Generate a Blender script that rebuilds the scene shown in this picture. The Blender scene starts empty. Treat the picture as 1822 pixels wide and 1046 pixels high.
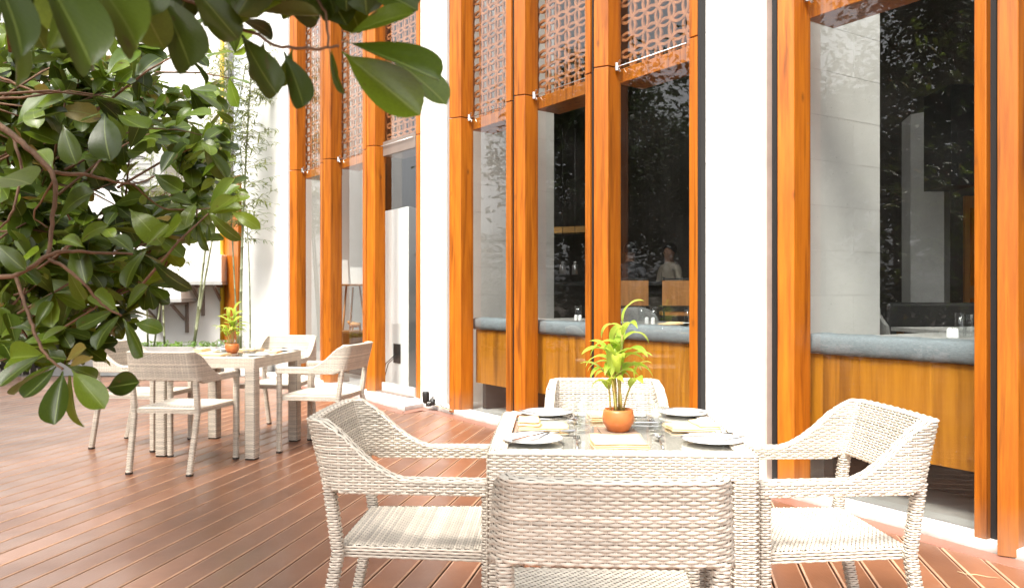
import bpy, math, random
import numpy as np
from mathutils import Vector, Matrix

random.seed(7); rng = np.random.default_rng(7)
R = math.radians
scene = bpy.context.scene
C = scene.collection

# ------------------------------------------------------------------ camera, sky, sun, exposure
CAM_Z, FPX, CU, CV = 1.22, 1364.0, 911.0, 523.0
cd = bpy.data.cameras.new('camera'); cam = bpy.data.objects.new('camera', cd); C.objects.link(cam)
cam.location = (0, 0, CAM_Z); cam.rotation_euler = (R(90), 0, 0)
cd.sensor_width = 36; cd.sensor_fit = 'HORIZONTAL'; cd.lens = 36 * FPX / 1822
cd.clip_start = 0.05; cd.clip_end = 2000
cd.dof.use_dof = True; cd.dof.focus_distance = 3.1; cd.dof.aperture_fstop = 7.1
scene.camera = cam

SUN_EL, SUN_AZ = 55, 212          # azimuth clockwise from +Y: the sun stands high behind the camera
wd = bpy.data.worlds.new('World'); scene.world = wd; wd.use_nodes = True
wn = wd.node_tree; wn.nodes.clear()
sky = wn.nodes.new('ShaderNodeTexSky'); sky.sky_type = 'NISHITA'; sky.sun_disc = False
sky.sun_elevation = R(SUN_EL); sky.sun_rotation = R(SUN_AZ); sky.dust_density = 4.0; sky.air_density = 1.0
hs = wn.nodes.new('ShaderNodeHueSaturation'); hs.inputs['Saturation'].default_value = 0.10
bg = wn.nodes.new('ShaderNodeBackground'); bg.inputs['Strength'].default_value = 0.15
ow = wn.nodes.new('ShaderNodeOutputWorld')
wn.links.new(sky.outputs[0], hs.inputs['Color']); wn.links.new(hs.outputs[0], bg.inputs['Color']); wn.links.new(bg.outputs[0], ow.inputs[0])
sl = bpy.data.lights.new('sun', 'SUN'); sl.energy = 2.0; sl.angle = R(18); sl.color = (1.0, 0.93, 0.82)
so = bpy.data.objects.new('sun', sl); C.objects.link(so)
az, el = R(SUN_AZ), R(SUN_EL)
sd = Vector((math.sin(az) * math.cos(el), math.cos(az) * math.cos(el), math.sin(el)))
so.rotation_euler = sd.to_track_quat('Z', 'Y').to_euler(); so.location = (-3, 2, 12)
vs = scene.view_settings
vs.view_transform = 'Standard'; vs.look = 'None'; vs.gamma = 1; vs.use_curve_mapping = False; vs.exposure = 1.68
scene.render.engine = 'CYCLES'
cy = scene.cycles
cy.use_denoising = True; cy.max_bounces = 8; cy.transparent_max_bounces = 24; cy.diffuse_bounces = 4; cy.glossy_bounces = 4
cy.caustics_reflective = False; cy.caustics_refractive = False; cy.sample_clamp_indirect = 6

# ------------------------------------------------------------------ helpers
def at(u, v, Y):
    """point of the photograph's column u, row v at distance Y in front of the camera"""
    return Vector(((u - CU) / FPX * Y, Y, CAM_Z + (CV - v) / FPX * Y))

def tag(o, label=None, cat=None, group=None, kind=None):
    if label: o['label'] = label
    if cat: o['category'] = cat
    if group: o['group'] = group
    if kind: o['kind'] = kind
    return o

def empty(name, loc=(0, 0, 0), rz=0.0, **k):
    o = bpy.data.objects.new(name, None); C.objects.link(o)
    o.location = loc; o.rotation_euler = (0, 0, rz); o.empty_display_size = 0.1
    return tag(o, **k)

def link(name, me, parent=None, loc=None, rz=None):
    o = bpy.data.objects.new(name, me); C.objects.link(o)
    if parent: o.parent = parent
    if loc is not None: o.location = loc
    if rz is not None: o.rotation_euler = (0, 0, rz)
    return o

def copy_tree(o, parent=None):
    c = o.copy(); C.objects.link(c); c.parent = parent
    for ch in list(o.children): copy_tree(ch, c)
    return c

class MB:
    def __init__(s): s.v = []; s.f = []; s.m = []; s.s = []
    def add(s, verts, faces, mat=0, smooth=False):
        b = len(s.v); s.v += [tuple(p) for p in verts]
        for f in faces: s.f.append([b + i for i in f]); s.m.append(mat); s.s.append(smooth)
        return s
    def box(s, x0, x1, y0, y1, z0, z1, mat=0):
        return s.add([(x0,y0,z0),(x1,y0,z0),(x1,y1,z0),(x0,y1,z0),(x0,y0,z1),(x1,y0,z1),(x1,y1,z1),(x0,y1,z1)],
                     [(0,3,2,1),(4,5,6,7),(0,1,5,4),(1,2,6,5),(2,3,7,6),(3,0,4,7)], mat)
    def prism(s, poly, z0, z1, mat=0):
        poly = [(p[0], p[1]) for p in poly]
        a = sum(p[0]*q[1]-q[0]*p[1] for p, q in zip(poly, poly[1:]+poly[:1]))
        if a < 0: poly = poly[::-1]
        n = len(poly)
        v = [(x, y, z0) for x, y in poly] + [(x, y, z1) for x, y in poly]
        f = [tuple(range(n-1, -1, -1)), tuple(range(n, 2*n))] + [(i, (i+1) % n, (i+1) % n + n, i + n) for i in range(n)]
        return s.add(v, f, mat)
    def bar(s, p, q, w, h, up=(0, 0, 1), mat=0):
        p, q = Vector(p), Vector(q); d = (q - p).normalized()
        u = Vector(up); x = d.cross(u)
        if x.length < 1e-4: x = d.cross(Vector((1, 0, 0)))
        x.normalize(); y = x.cross(d).normalized()
        v = [e + x*a*w/2 + y*b*h/2 for e in (p, q) for a, b in ((-1,-1),(1,-1),(1,1),(-1,1))]
        return s.add(v, [(0,1,2,3),(7,6,5,4),(0,4,5,1),(1,5,6,2),(2,6,7,3),(3,7,4,0)], mat)
    def tube(s, path, rad, n=8, mat=0, caps=True):
        path = [Vector(p) for p in path]
        if not hasattr(rad, '__len__'): rad = [rad]*len(path)
        up = Vector((0.13, 0.21, 0.97)); rings = []; x = None
        for i, p in enumerate(path):
            d = (path[min(i+1, len(path)-1)] - path[max(i-1, 0)])
            d = d.normalized() if d.length > 1e-9 else Vector((0,0,1))
            if x is None:
                x = d.cross(up)
                if x.length < 1e-3: x = d.cross(Vector((1, 0, 0)))
            x = (x - d * x.dot(d)).normalized(); y = d.cross(x)
            rings.append([p + (x*math.cos(t) + y*math.sin(t))*rad[i] for t in (2*math.pi*k/n for k in range(n))])
        v = [p for r in rings for p in r]; f = []
        for i in range(len(path)-1):
            for k in range(n):
                f.append((i*n+k, i*n+(k+1) % n, (i+1)*n+(k+1) % n, (i+1)*n+k))
        if caps: f += [tuple(range(n-1, -1, -1)), tuple((len(path)-1)*n+k for k in range(n))]
        return s.add(v, f, mat, True)
    def lathe(s, prof, n=24, c=(0, 0, 0), mat=0, smooth=True):
        v = []; f = []
        for r, z in prof:
            for k in range(n):
                t = 2*math.pi*k/n; v.append((c[0]+r*math.cos(t), c[1]+r*math.sin(t), c[2]+z))
        for i in range(len(prof)-1):
            for k in range(n): f.append((i*n+k, i*n+(k+1) % n, (i+1)*n+(k+1) % n, (i+1)*n+k))
        return s.add(v, f, mat, smooth)
    def mesh(s, name, mats, org=(0, 0, 0)):
        me = bpy.data.meshes.new(name)
        me.from_pydata([(p[0]-org[0], p[1]-org[1], p[2]-org[2]) for p in s.v], [], s.f)
        for m in (mats if isinstance(mats, (list, tuple)) else [mats]): me.materials.append(m)
        me.polygons.foreach_set('material_index', s.m); me.polygons.foreach_set('use_smooth', s.s)
        me.update(); return me
    def build(s, name, mats, parent=None, org=(0, 0, 0), loc=None, bevel=0):
        o = link(name, s.mesh(name, mats, org), parent, loc)
        if bevel:
            b = o.modifiers.new('bevel', 'BEVEL'); b.width = bevel; b.segments = 2; b.limit_method = 'ANGLE'
        return o

# ------------------------------------------------------------------ materials
def nd(t, kind, **k):
    n = t.nodes.new('ShaderNode' + kind)
    for a, b in k.items(): setattr(n, a, b)
    return n

def mat(name, col, rough=0.5, var=0.15, scale=4.0, stretch=(1, 1, 1), bump=0.0, bscale=60.0, metal=0.0, coat=0.0,
        col2=None, rnd=0.0, spec=0.5, island=False, rvar=0.0, bstretch=None):
    """procedural surface: noise between two tones of its own colour, fine relief, roughness variation"""
    m = bpy.data.materials.new(name); m.use_nodes = True; t = m.node_tree; L = t.links.new
    b = t.nodes['Principled BSDF']
    tc = nd(t, 'TexCoord'); mp = nd(t, 'Mapping'); mp.inputs['Scale'].default_value = stretch
    L(tc.outputs['Object'], mp.inputs['Vector'])
    no = nd(t, 'TexNoise'); no.inputs['Scale'].default_value = scale; no.inputs['Detail'].default_value = 6; no.inputs['Roughness'].default_value = 0.6
    L(mp.outputs[0], no.inputs['Vector'])
    cr = nd(t, 'ValToRGB'); e = cr.color_ramp.elements
    c2 = col2 or tuple(min(1, c*(1+var)) for c in col); c1 = col if col2 else tuple(c*(1-var) for c in col)
    e[0].position = 0.3; e[1].position = 0.7; e[0].color = (*c1, 1); e[1].color = (*c2, 1)
    L(no.outputs['Fac'], cr.inputs[0]); out = cr.outputs[0]
    if rnd:
        if island: src = nd(t, 'NewGeometry').outputs['Random Per Island']
        else: src = nd(t, 'ObjectInfo').outputs['Random']
        mr = nd(t, 'MapRange'); mr.inputs['To Min'].default_value = 1-rnd; mr.inputs['To Max'].default_value = 1+rnd
        L(src, mr.inputs['Value'])
        mx = nd(t, 'VectorMath', operation='SCALE'); L(out, mx.inputs[0]); L(mr.outputs[0], mx.inputs['Scale']); out = mx.outputs[0]
    L(out, b.inputs['Base Color'])
    b.inputs['Roughness'].default_value = rough; b.inputs['Metallic'].default_value = metal
    b.inputs['Coat Weight'].default_value = coat; b.inputs['Coat Roughness'].default_value = 0.15
    b.inputs['Specular IOR Level'].default_value = spec
    if rvar:
        n3 = nd(t, 'TexNoise'); n3.inputs['Scale'].default_value = 2.3; n3.inputs['Detail'].default_value = 4
        L(tc.outputs['Object'], n3.inputs['Vector'])
        m3 = nd(t, 'MapRange'); m3.inputs['From Min'].default_value = .3; m3.inputs['From Max'].default_value = .7
        m3.inputs['To Min'].default_value = rough-rvar; m3.inputs['To Max'].default_value = rough+rvar
        L(n3.outputs['Fac'], m3.inputs['Value']); L(m3.outputs[0], b.inputs['Roughness'])
    if bump:
        n2 = nd(t, 'TexNoise'); n2.inputs['Scale'].default_value = bscale; n2.inputs['Detail'].default_value = 4
        if bstretch:
            mp2 = nd(t, 'Mapping'); mp2.inputs['Scale'].default_value = bstretch; L(tc.outputs['Object'], mp2.inputs['Vector']); L(mp2.outputs[0], n2.inputs['Vector'])
        else: L(mp.outputs[0], n2.inputs['Vector'])
        bp = nd(t, 'Bump'); bp.inputs['Strength'].default_value = bump; bp.inputs['Distance'].default_value = 0.004
        L(n2.outputs['Fac'], bp.inputs['Height']); L(bp.outputs[0], b.inputs['Normal'])
    return m

def glass_mat(name, ior=1.5, tint=(0.96, 0.975, 0.97), boost=1.0, dust=0.0):
    """clear sheet: Fresnel reflection on the outer face, straight transmission, a film of dust"""
    m = bpy.data.materials.new(name); m.use_nodes = True; t = m.node_tree; t.nodes.clear(); L = t.links.new
    o = nd(t, 'OutputMaterial'); mx = nd(t, 'MixShader'); tr = nd(t, 'BsdfTransparent'); gl = nd(t, 'BsdfGlossy')
    tr.inputs['Color'].default_value = (*tint, 1); gl.inputs['Roughness'].default_value = 0.0; gl.inputs['Color'].default_value = (1, 1, 1, 1)
    fr = nd(t, 'Fresnel'); fr.inputs['IOR'].default_value = ior
    ge = nd(t, 'NewGeometry'); inv = nd(t, 'Math', operation='SUBTRACT'); inv.inputs[0].default_value = boost
    mb = nd(t, 'Math', operation='MULTIPLY'); mb.inputs[1].default_value = boost; L(ge.outputs['Backfacing'], mb.inputs[0]); L(mb.outputs[0], inv.inputs[1])
    mu = nd(t, 'Math', operation='MULTIPLY', use_clamp=True); L(fr.outputs[0], mu.inputs[0]); L(inv.outputs[0], mu.inputs[1])
    L(mu.outputs[0], mx.inputs[0]); L(tr.outputs[0], mx.inputs[1]); L(gl.outputs[0], mx.inputs[2])
    last = mx.outputs[0]
    if dust:
        df = nd(t, 'BsdfDiffuse'); df.inputs['Color'].default_value = (.55, .53, .5, 1)
        tc = nd(t, 'TexCoord'); no = nd(t, 'TexNoise'); no.inputs['Scale'].default_value = 1.7; no.inputs['Detail'].default_value = 8
        L(tc.outputs['Object'], no.inputs['Vector'])
        mr = nd(t, 'MapRange'); mr.inputs['From Min'].default_value = .45; mr.inputs['From Max'].default_value = .8; mr.inputs['To Max'].default_value = dust
        L(no.outputs['Fac'], mr.inputs['Value'])
        vo = nd(t, 'TexVoronoi'); vo.inputs['Scale'].default_value = 22; L(tc.outputs['Object'], vo.inputs['Vector'])
        sp = nd(t, 'MapRange'); sp.inputs['From Min'].default_value = .05; sp.inputs['From Max'].default_value = .03; sp.inputs['To Max'].default_value = .45
        L(vo.outputs['Distance'], sp.inputs['Value'])
        ad = nd(t, 'Math', operation='ADD', use_clamp=True); L(mr.outputs[0], ad.inputs[0]); L(sp.outputs[0], ad.inputs[1])
        m2 = nd(t, 'MixShader'); L(ad.outputs[0], m2.inputs[0]); L(last, m2.inputs[1]); L(df.outputs[0], m2.inputs[2]); last = m2.outputs[0]
    L(last, o.inputs[0]); return m

def leaf_mat(name, dark, light, under, rough=0.35, transl=0.25, rib=(0.26, 0.33, 0.08)):
    m = bpy.data.materials.new(name); m.use_nodes = True; t = m.node_tree; L = t.links.new
    b = t.nodes['Principled BSDF']; o = t.nodes['Material Output']
    ge = nd(t, 'NewGeometry'); oi = nd(t, 'ObjectInfo')
    ad = nd(t, 'Math', operation='ADD'); L(ge.outputs['Random Per Island'], ad.inputs[0]); L(oi.outputs['Random'], ad.inputs[1])
    fc = nd(t, 'Math', operation='FRACT'); L(ad.outputs[0], fc.inputs[0])
    cr = nd(t, 'ValToRGB'); e = cr.color_ramp.elements
    e[0].position = 0.0; e[0].color = (*dark, 1); e[1].position = 1.0; e[1].color = (*light, 1)
    mid = cr.color_ramp.elements.new(0.72); mid.color = (*[a*.6+c*.4 for a, c in zip(dark, light)], 1)
    L(fc.outputs[0], cr.inputs[0])
    no = nd(t, 'TexNoise'); no.inputs['Scale'].default_value = 30; tc = nd(t, 'TexCoord'); L(tc.outputs['Object'], no.inputs['Vector'])
    mr = nd(t, 'MapRange'); mr.inputs['To Min'].default_value = .75; mr.inputs['To Max'].default_value = 1.25; L(no.outputs['Fac'], mr.inputs['Value'])
    vm = nd(t, 'VectorMath', operation='SCALE'); L(cr.outputs[0], vm.inputs[0]); L(mr.outputs[0], vm.inputs['Scale'])
    uv = nd(t, 'UVMap'); uv.uv_map = 'UVMap'; sx = nd(t, 'SeparateXYZ'); L(uv.outputs[0], sx.inputs[0])
    s1 = nd(t, 'Math', operation='SUBTRACT'); s1.inputs[1].default_value = .5; L(sx.outputs[0], s1.inputs[0])
    ab = nd(t, 'Math', operation='ABSOLUTE'); L(s1.outputs[0], ab.inputs[0])
    rm = nd(t, 'MapRange'); rm.inputs['From Min'].default_value = .03; rm.inputs['From Max'].default_value = .01; rm.inputs['To Max'].default_value = .6; L(ab.outputs[0], rm.inputs['Value'])
    # faint side veins
    vv = nd(t, 'Math', operation='MULTIPLY_ADD'); vv.inputs[1].default_value = -1.1; L(ab.outputs[0], vv.inputs[0]); L(sx.outputs[1], vv.inputs[2])
    sn = nd(t, 'Math', operation='MULTIPLY'); sn.inputs[1].default_value = 75; L(vv.outputs[0], sn.inputs[0])
    si = nd(t, 'Math', operation='SINE'); L(sn.outputs[0], si.inputs[0])
    bp = nd(t, 'Bump'); bp.inputs['Strength'].default_value = .05; bp.inputs['Distance'].default_value = .0006; L(si.outputs[0], bp.inputs['Height']); L(bp.outputs[0], b.inputs['Normal'])
    bn = nd(t, 'TexNoise'); bn.inputs['Scale'].default_value = 2.6; bn.inputs['Detail'].default_value = 5; bo = nd(t, 'VectorMath', operation='ADD'); bs = nd(t, 'VectorMath', operation='SCALE')
    bs.inputs[0].default_value = (17, 23, 5); L(fc.outputs[0], bs.inputs['Scale']); L(uv.outputs[0], bo.inputs[0]); L(bs.outputs[0], bo.inputs[1]); L(bo.outputs[0], bn.inputs['Vector'])
    br = nd(t, 'MapRange'); br.inputs['From Min'].default_value = .655; br.inputs['From Max'].default_value = .70; br.inputs['To Max'].default_value = .85; L(bn.outputs[0], br.inputs[0])
    bl = nd(t, 'Mix', data_type='RGBA'); L(br.outputs[0], bl.inputs[0]); L(vm.outputs[0], bl.inputs[6]); bl.inputs[7].default_value = (.085, .045, .015, 1)
    mx = nd(t, 'Mix', data_type='RGBA'); L(rm.outputs[0], mx.inputs[0]); L(bl.outputs[2], mx.inputs[6]); mx.inputs[7].default_value = (*rib, 1)
    bk = nd(t, 'Mix', data_type='RGBA'); L(ge.outputs['Backfacing'], bk.inputs[0]); L(mx.outputs[2], bk.inputs[6])
    um = nd(t, 'Mix', data_type='RGBA'); um.inputs[0].default_value = .3; L(mx.outputs[2], um.inputs[6]); um.inputs[7].default_value = (*under, 1); L(um.outputs[2], bk.inputs[7])
    b.inputs['Specular IOR Level'].default_value = .42; L(bk.outputs[2], b.inputs['Base Color']); b.inputs['Roughness'].default_value = rough
    tr = nd(t, 'BsdfTranslucent'); hsv = nd(t, 'HueSaturation'); hsv.inputs['Hue'].default_value = .485; hsv.inputs['Value'].default_value = 1.7; L(bk.outputs[2], hsv.inputs['Color']); L(hsv.outputs[0], tr.inputs['Color'])
    ms = nd(t, 'MixShader'); ms.inputs[0].default_value = transl; L(b.outputs[0], ms.inputs[1]); L(tr.outputs[0], ms.inputs[2]); L(ms.outputs[0], o.inputs[0])
    return m

M = {}
M['post'] = mat('orange_varnished_timber', (.30, .076, .004), .45, stretch=(9, 9, .55), scale=3.2, col2=(.45, .138, .007), coat=.06, spec=.3, bump=.2, bscale=30, rnd=.17)
M['panel'] = mat('honey_teak_board', (.30, .105, .006), .4, stretch=(7, 7, .45), scale=3.0, col2=(.48, .195, .014), coat=.1, rnd=.14)
M['white'] = mat('white_painted_render', (.80, .79, .765), .7, var=.04, scale=1.3, bump=.08, bscale=90)
M['stone'] = mat('pale_limestone_tile', (.70, .68, .64), .65, var=.07, scale=2.2, rnd=.025, bump=.06, bscale=70)
M['joint'] = mat('grey_joint_mortar', (.66, .64, .60), .9)
M['kerb'] = mat('white_stone_kerb', (.74, .73, .71), .6, var=.07, scale=3, bump=.1)
M['black'] = mat('black_rubber_seal', (.012, .011, .011), .6)
M['glass'] = glass_mat('window_glass', 1.55, boost=1.35, dust=.006)
M['tglass'] = glass_mat('drinking_glass', 1.45, (.97, .98, .98), boost=1.3)
M['steel'] = mat('brushed_steel', (.55, .54, .53), .3, metal=1.0, var=.05)
M['cutlery'] = mat('polished_cutlery', (.62, .61, .60), .16, metal=1.0, var=.03)
M['terra'] = mat('terracotta_lattice', (.27, .095, .027), .75, var=.3, scale=9, rnd=.15, bump=.15)
M['deck'] = mat('brown_composite_board', (.160, .064, .033), .36, stretch=(1, 1, 1), scale=2.6, col2=(.240, .105, .056), coat=.15, rnd=.22, rvar=.08, bump=.22, bscale=60, bstretch=(3, .4, 3))
M['border'] = mat('pink_brown_edge_board', (.25, .115, .08), .45, var=.12, scale=5, rnd=.06, rvar=.08)
M['rattan'] = mat('cream_woven_strand', (.625, .56, .47), .5, var=.10, scale=14, rnd=.20, island=True)
M['core'] = mat('gap_shade_core', (.15, .115, .085), .8)  # dark tone paints the shade in the weave's gaps
M['foot'] = mat('black_plastic_foot', (.02, .018, .017), .5)
M['porcelain'] = mat('white_porcelain', (.82, .82, .81), .12, var=.01, coat=.4)
M['napkin'] = mat('apricot_cotton_cloth', (.86, .62, .35), .9, var=.08, scale=20, bump=.2, bscale=300)
M['clay'] = mat('terracotta_pot', (.52, .15, .035), .42, var=.2, scale=12, coat=.15)
M['soil'] = mat('dark_potting_soil', (.03, .02, .013), .95, bump=.6, bscale=120)
M['pleaf'] = leaf_mat('yellow_green_blade', (.24, .38, .035), (.50, .60, .09), (.42, .5, .12), .45, .4, rib=(.6, .65, .2))
M['stem'] = mat('green_cane_stem', (.28, .34, .07), .5, var=.35, scale=25, col2=(.45, .22, .08))
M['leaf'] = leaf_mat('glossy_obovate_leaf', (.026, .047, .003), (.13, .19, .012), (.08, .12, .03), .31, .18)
M['leaf_young_lit'] = leaf_mat('young_and_lit_leaf', (.085, .15, .010), (.19, .27, .022), (.16, .24, .06), .36, .36)
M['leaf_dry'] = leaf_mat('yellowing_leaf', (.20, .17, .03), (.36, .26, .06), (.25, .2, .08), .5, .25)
M['bark'] = mat('reddish_brown_bark', (.17, .095, .055), .8, var=.4, scale=30, bump=.6, bscale=90)
M['trunk'] = mat('grey_brown_trunk', (.12, .085, .06), .9, var=.35, scale=14, stretch=(1, 1, .3), bump=.8, bscale=30)
M['far_leaf'] = leaf_mat('dark_tree_leaf', (.012, .030, .008), (.05, .09, .016), (.04, .07, .02), .4, .2)
M['bam_leaf'] = leaf_mat('bamboo_leaf', (.05, .085, .015), (.22, .25, .045), (.2, .24, .06), .5, .35)
M['culm'] = mat('green_grey_culm', (.17, .185, .10), .5, var=.25, scale=12)
M['grass'] = leaf_mat('ground_cover_leaf', (.07, .16, .02), (.2, .34, .05), (.15, .22, .05), .5, .3)
M['concrete'] = mat('grey_concrete', (.40, .40, .39), .8, var=.12, scale=4, bump=.2)
M['alu'] = mat('grey_brown_aluminium', (.23, .18, .15), .45, metal=.3, var=.08)
M['cabinet'] = mat('pale_grey_board', (.74, .765, .76), .5, var=.02)
M['cushion'] = mat('slate_blue_upholstery', (.16, .185, .20), .85, var=.22, scale=60, stretch=(1, 1, 5), bump=.4, bscale=250)
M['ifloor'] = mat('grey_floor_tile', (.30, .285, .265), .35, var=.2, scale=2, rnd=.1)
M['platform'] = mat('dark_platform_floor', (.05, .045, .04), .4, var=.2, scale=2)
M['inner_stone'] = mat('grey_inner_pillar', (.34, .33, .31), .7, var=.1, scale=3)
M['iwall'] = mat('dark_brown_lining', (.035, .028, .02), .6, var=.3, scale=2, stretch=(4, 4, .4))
M['dark'] = mat('black_metal', (.018, .017, .016), .45)
M['iwood'] = mat('warm_interior_wood', (.36, .16, .05), .45, stretch=(6, 6, .6), scale=3, var=.25)
M['grey_weave'] = mat('grey_woven_seat', (.27, .265, .25), .8, var=.2, scale=60, bump=.4, bscale=140)
M['paper'] = mat('white_card', (.8, .8, .79), .6, var=.01)
M['yellow'] = mat('yellow_painted_pipe', (.62, .42, .03), .45, var=.1)
M['ground'] = mat('dark_earth', (.055, .042, .03), .95, var=.4, scale=1.2, bump=.4)
M['skin'] = mat('skin', (.23, .115, .07), .5, var=.05)
M['hair'] = mat('black_hair', (.01, .008, .007), .4)
M['shirt_dark'] = mat('dark_shirt', (.025, .025, .03), .8)
M['shirt_pale'] = mat('pale_shirt', (.42, .36, .28), .8)
M['tan'] = mat('tan_carved_wood', (.48, .24, .08), .6, var=.25, scale=20)

def weather(m, grain=None, knots=0.0, dirt=0.0, specks=0.0, streak=0.0, zdirt=.25):
    """wear with shapes of its own on top of a surface: grain streaks, knots, splash dirt at the foot, pale scuffs"""
    t = m.node_tree; L = t.links.new; b = t.nodes['Principled BSDF']; src = b.inputs['Base Color'].links[0].from_socket
    tc = nd(t, 'TexCoord'); oi = nd(t, 'ObjectInfo')
    def mixin(src, fac, col, blend='MIX'):
        x = nd(t, 'Mix', data_type='RGBA', blend_type=blend); L(fac, x.inputs[0]); L(src, x.inputs[6]); x.inputs[7].default_value = (*col, 1); return x.outputs[2]
    off = nd(t, 'VectorMath', operation='ADD'); L(tc.outputs['Object'], off.inputs[0])
    sc_ = nd(t, 'VectorMath', operation='SCALE'); sc_.inputs[0].default_value = (7, 11, 13); L(oi.outputs['Random'], sc_.inputs['Scale']); L(sc_.outputs[0], off.inputs[1])
    if grain:
        mp = nd(t, 'Mapping'); mp.inputs['Scale'].default_value = grain; L(off.outputs[0], mp.inputs[0])
        n = nd(t, 'TexNoise'); n.inputs['Scale'].default_value = 1; n.inputs['Detail'].default_value = 5; n.inputs['Distortion'].default_value = .6; L(mp.outputs[0], n.inputs[0])
        r = nd(t, 'MapRange'); r.inputs['From Min'].default_value = .52; r.inputs['From Max'].default_value = .72; r.inputs['To Max'].default_value = streak; L(n.outputs[0], r.inputs[0])
        src = mixin(src, r.outputs[0], (.45, .38, .30), 'MULTIPLY')
    if knots:
        mp = nd(t, 'Mapping'); mp.inputs['Scale'].default_value = (3.2, 3.2, 1.5); L(off.outputs[0], mp.inputs[0])
        v = nd(t, 'TexVoronoi'); v.inputs['Scale'].default_value = 1.6; L(mp.outputs[0], v.inputs['Vector'])
        r = nd(t, 'MapRange'); r.inputs['From Min'].default_value = .10; r.inputs['From Max'].default_value = .02; r.inputs['To Max'].default_value = knots; L(v.outputs['Distance'], r.inputs[0])
        src = mixin(src, r.outputs[0], (.12, .035, .006))
    if dirt:
        sx = nd(t, 'SeparateXYZ'); L(tc.outputs['Object'], sx.inputs[0])
        n = nd(t, 'TexNoise'); n.inputs['Scale'].default_value = 9; n.inputs['Detail'].default_value = 6; L(off.outputs[0], n.inputs[0])
        r = nd(t, 'MapRange'); r.inputs['From Min'].default_value = zdirt; r.inputs['From Max'].default_value = 0; L(sx.outputs[2], r.inputs[0])
        mu = nd(t, 'Math', operation='MULTIPLY'); L(n.outputs[0], mu.inputs[0]); L(r.outputs[0], mu.inputs[1])
        m2 = nd(t, 'Math', operation='MULTIPLY', use_clamp=True); m2.inputs[1].default_value = dirt; L(mu.outputs[0], m2.inputs[0])
        src = mixin(src, m2.outputs[0], (.20, .15, .11))
    if specks:
        n = nd(t, 'TexNoise'); n.inputs['Scale'].default_value = 3.1; n.inputs['Detail'].default_value = 9; n.inputs['Roughness'].default_value = .75; L(off.outputs[0], n.inputs[0])
        r = nd(t, 'MapRange'); r.inputs['From Min'].default_value = .58; r.inputs['From Max'].default_value = .80; r.inputs['To Max'].default_value = specks; L(n.outputs[0], r.inputs[0])
        src = mixin(src, r.outputs[0], (.36, .29, .23))
        v = nd(t, 'TexVoronoi'); v.inputs['Scale'].default_value = 14; L(off.outputs[0], v.inputs['Vector'])
        r = nd(t, 'MapRange'); r.inputs['From Min'].default_value = .06; r.inputs['From Max'].default_value = .03; r.inputs['To Max'].default_value = specks*1.5; L(v.outputs['Distance'], r.inputs[0])
        src = mixin(src, r.outputs[0], (.40, .33, .26))
    L(src, b.inputs['Base Color'])
weather(M['post'], grain=(26, 26, 1.1), streak=.95, knots=.75, dirt=.9)
weather(M['panel'], grain=(14, 14, .8), streak=.8, knots=.35)
weather(M['deck'], specks=.16)
M['deck_edge'] = mat('painted_highlight_edge', (.42, .245, .155), .42, var=.2, scale=6, rnd=.2)  # light caught on the board edges, painted as a paler colour
weather(M['border'], specks=.3)
weather(M['white'], dirt=.7, zdirt=.35); weather(M['stone'], dirt=.6, zdirt=.4); weather(M['kerb'], specks=.25, dirt=1.2, zdirt=.05)
# ------------------------------------------------------------------ ground, deck, kerb
V2 = lambda x, y: Vector((x, y))
g = MB(); g.add([(-900,-900,-.09),(900,-900,-.09),(900,900,-.09),(-900,900,-.09)], [(0,1,2,3)])
tag(g.build('ground', M['ground']), 'dark bare earth around the deck and building', kind='structure')

GL = [V2(3.60,1.83), V2(2.30,3.83), V2(1.784,4.63), V2(1.663,4.816), V2(1.324,5.375), V2(1.262,5.462), V2(.064,7.125),
      V2(-.662,8.133), V2(-1.053,8.647), V2(-3.34,11.5), V2(-4.62,13.1)]
KO = [V2(3.45,1.70), V2(1.61,4.68), V2(1.263,5.20), V2(-.082,7.02), V2(-.5735,7.74), V2(-.80,8.07), V2(-.953,8.28), V2(-1.12,8.0),
      V2(-1.70,8.85), V2(-3.78,11.45)]

def ratio(u): return (u - CU) / FPX
def hit(u, A, B):
    r = ratio(u); d = B - A; den = d.x - r*d.y
    t = (r*A.y - A.x) / den
    return t, A + d*t
def gl(u):
    for A, B in zip(GL, GL[1:]):
        t, p = hit(u, A, B)
        if -1e-6 <= t <= 1+1e-6: return p, (B-A).normalized()
    A, B = (GL[0], GL[1]) if u > 911 else (GL[-2], GL[-1])
    t, p = hit(u, A, B); return p, (B-A).normalized()
def nout(t): return V2(-t.y, t.x)
def offset(pl, d):
    out = []
    for i, p in enumerate(pl):
        n = []
        if i > 0: n.append(nout((pl[i]-pl[i-1]).normalized()))
        if i < len(pl)-1: n.append(nout((pl[i+1]-pl[i]).normalized()))
        b = n[0] if len(n) == 1 else (n[0]+n[1]).normalized()
        out.append(p + b * d / max(.45, b.dot(n[0])))
    return out

k = MB(); k.prism(KO + GL[::-1][1:], -.05, .05)
tag(k.build('kerb', M['kerb'], bevel=.006), 'white stone kerb along the curved facade', kind='structure')

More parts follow.
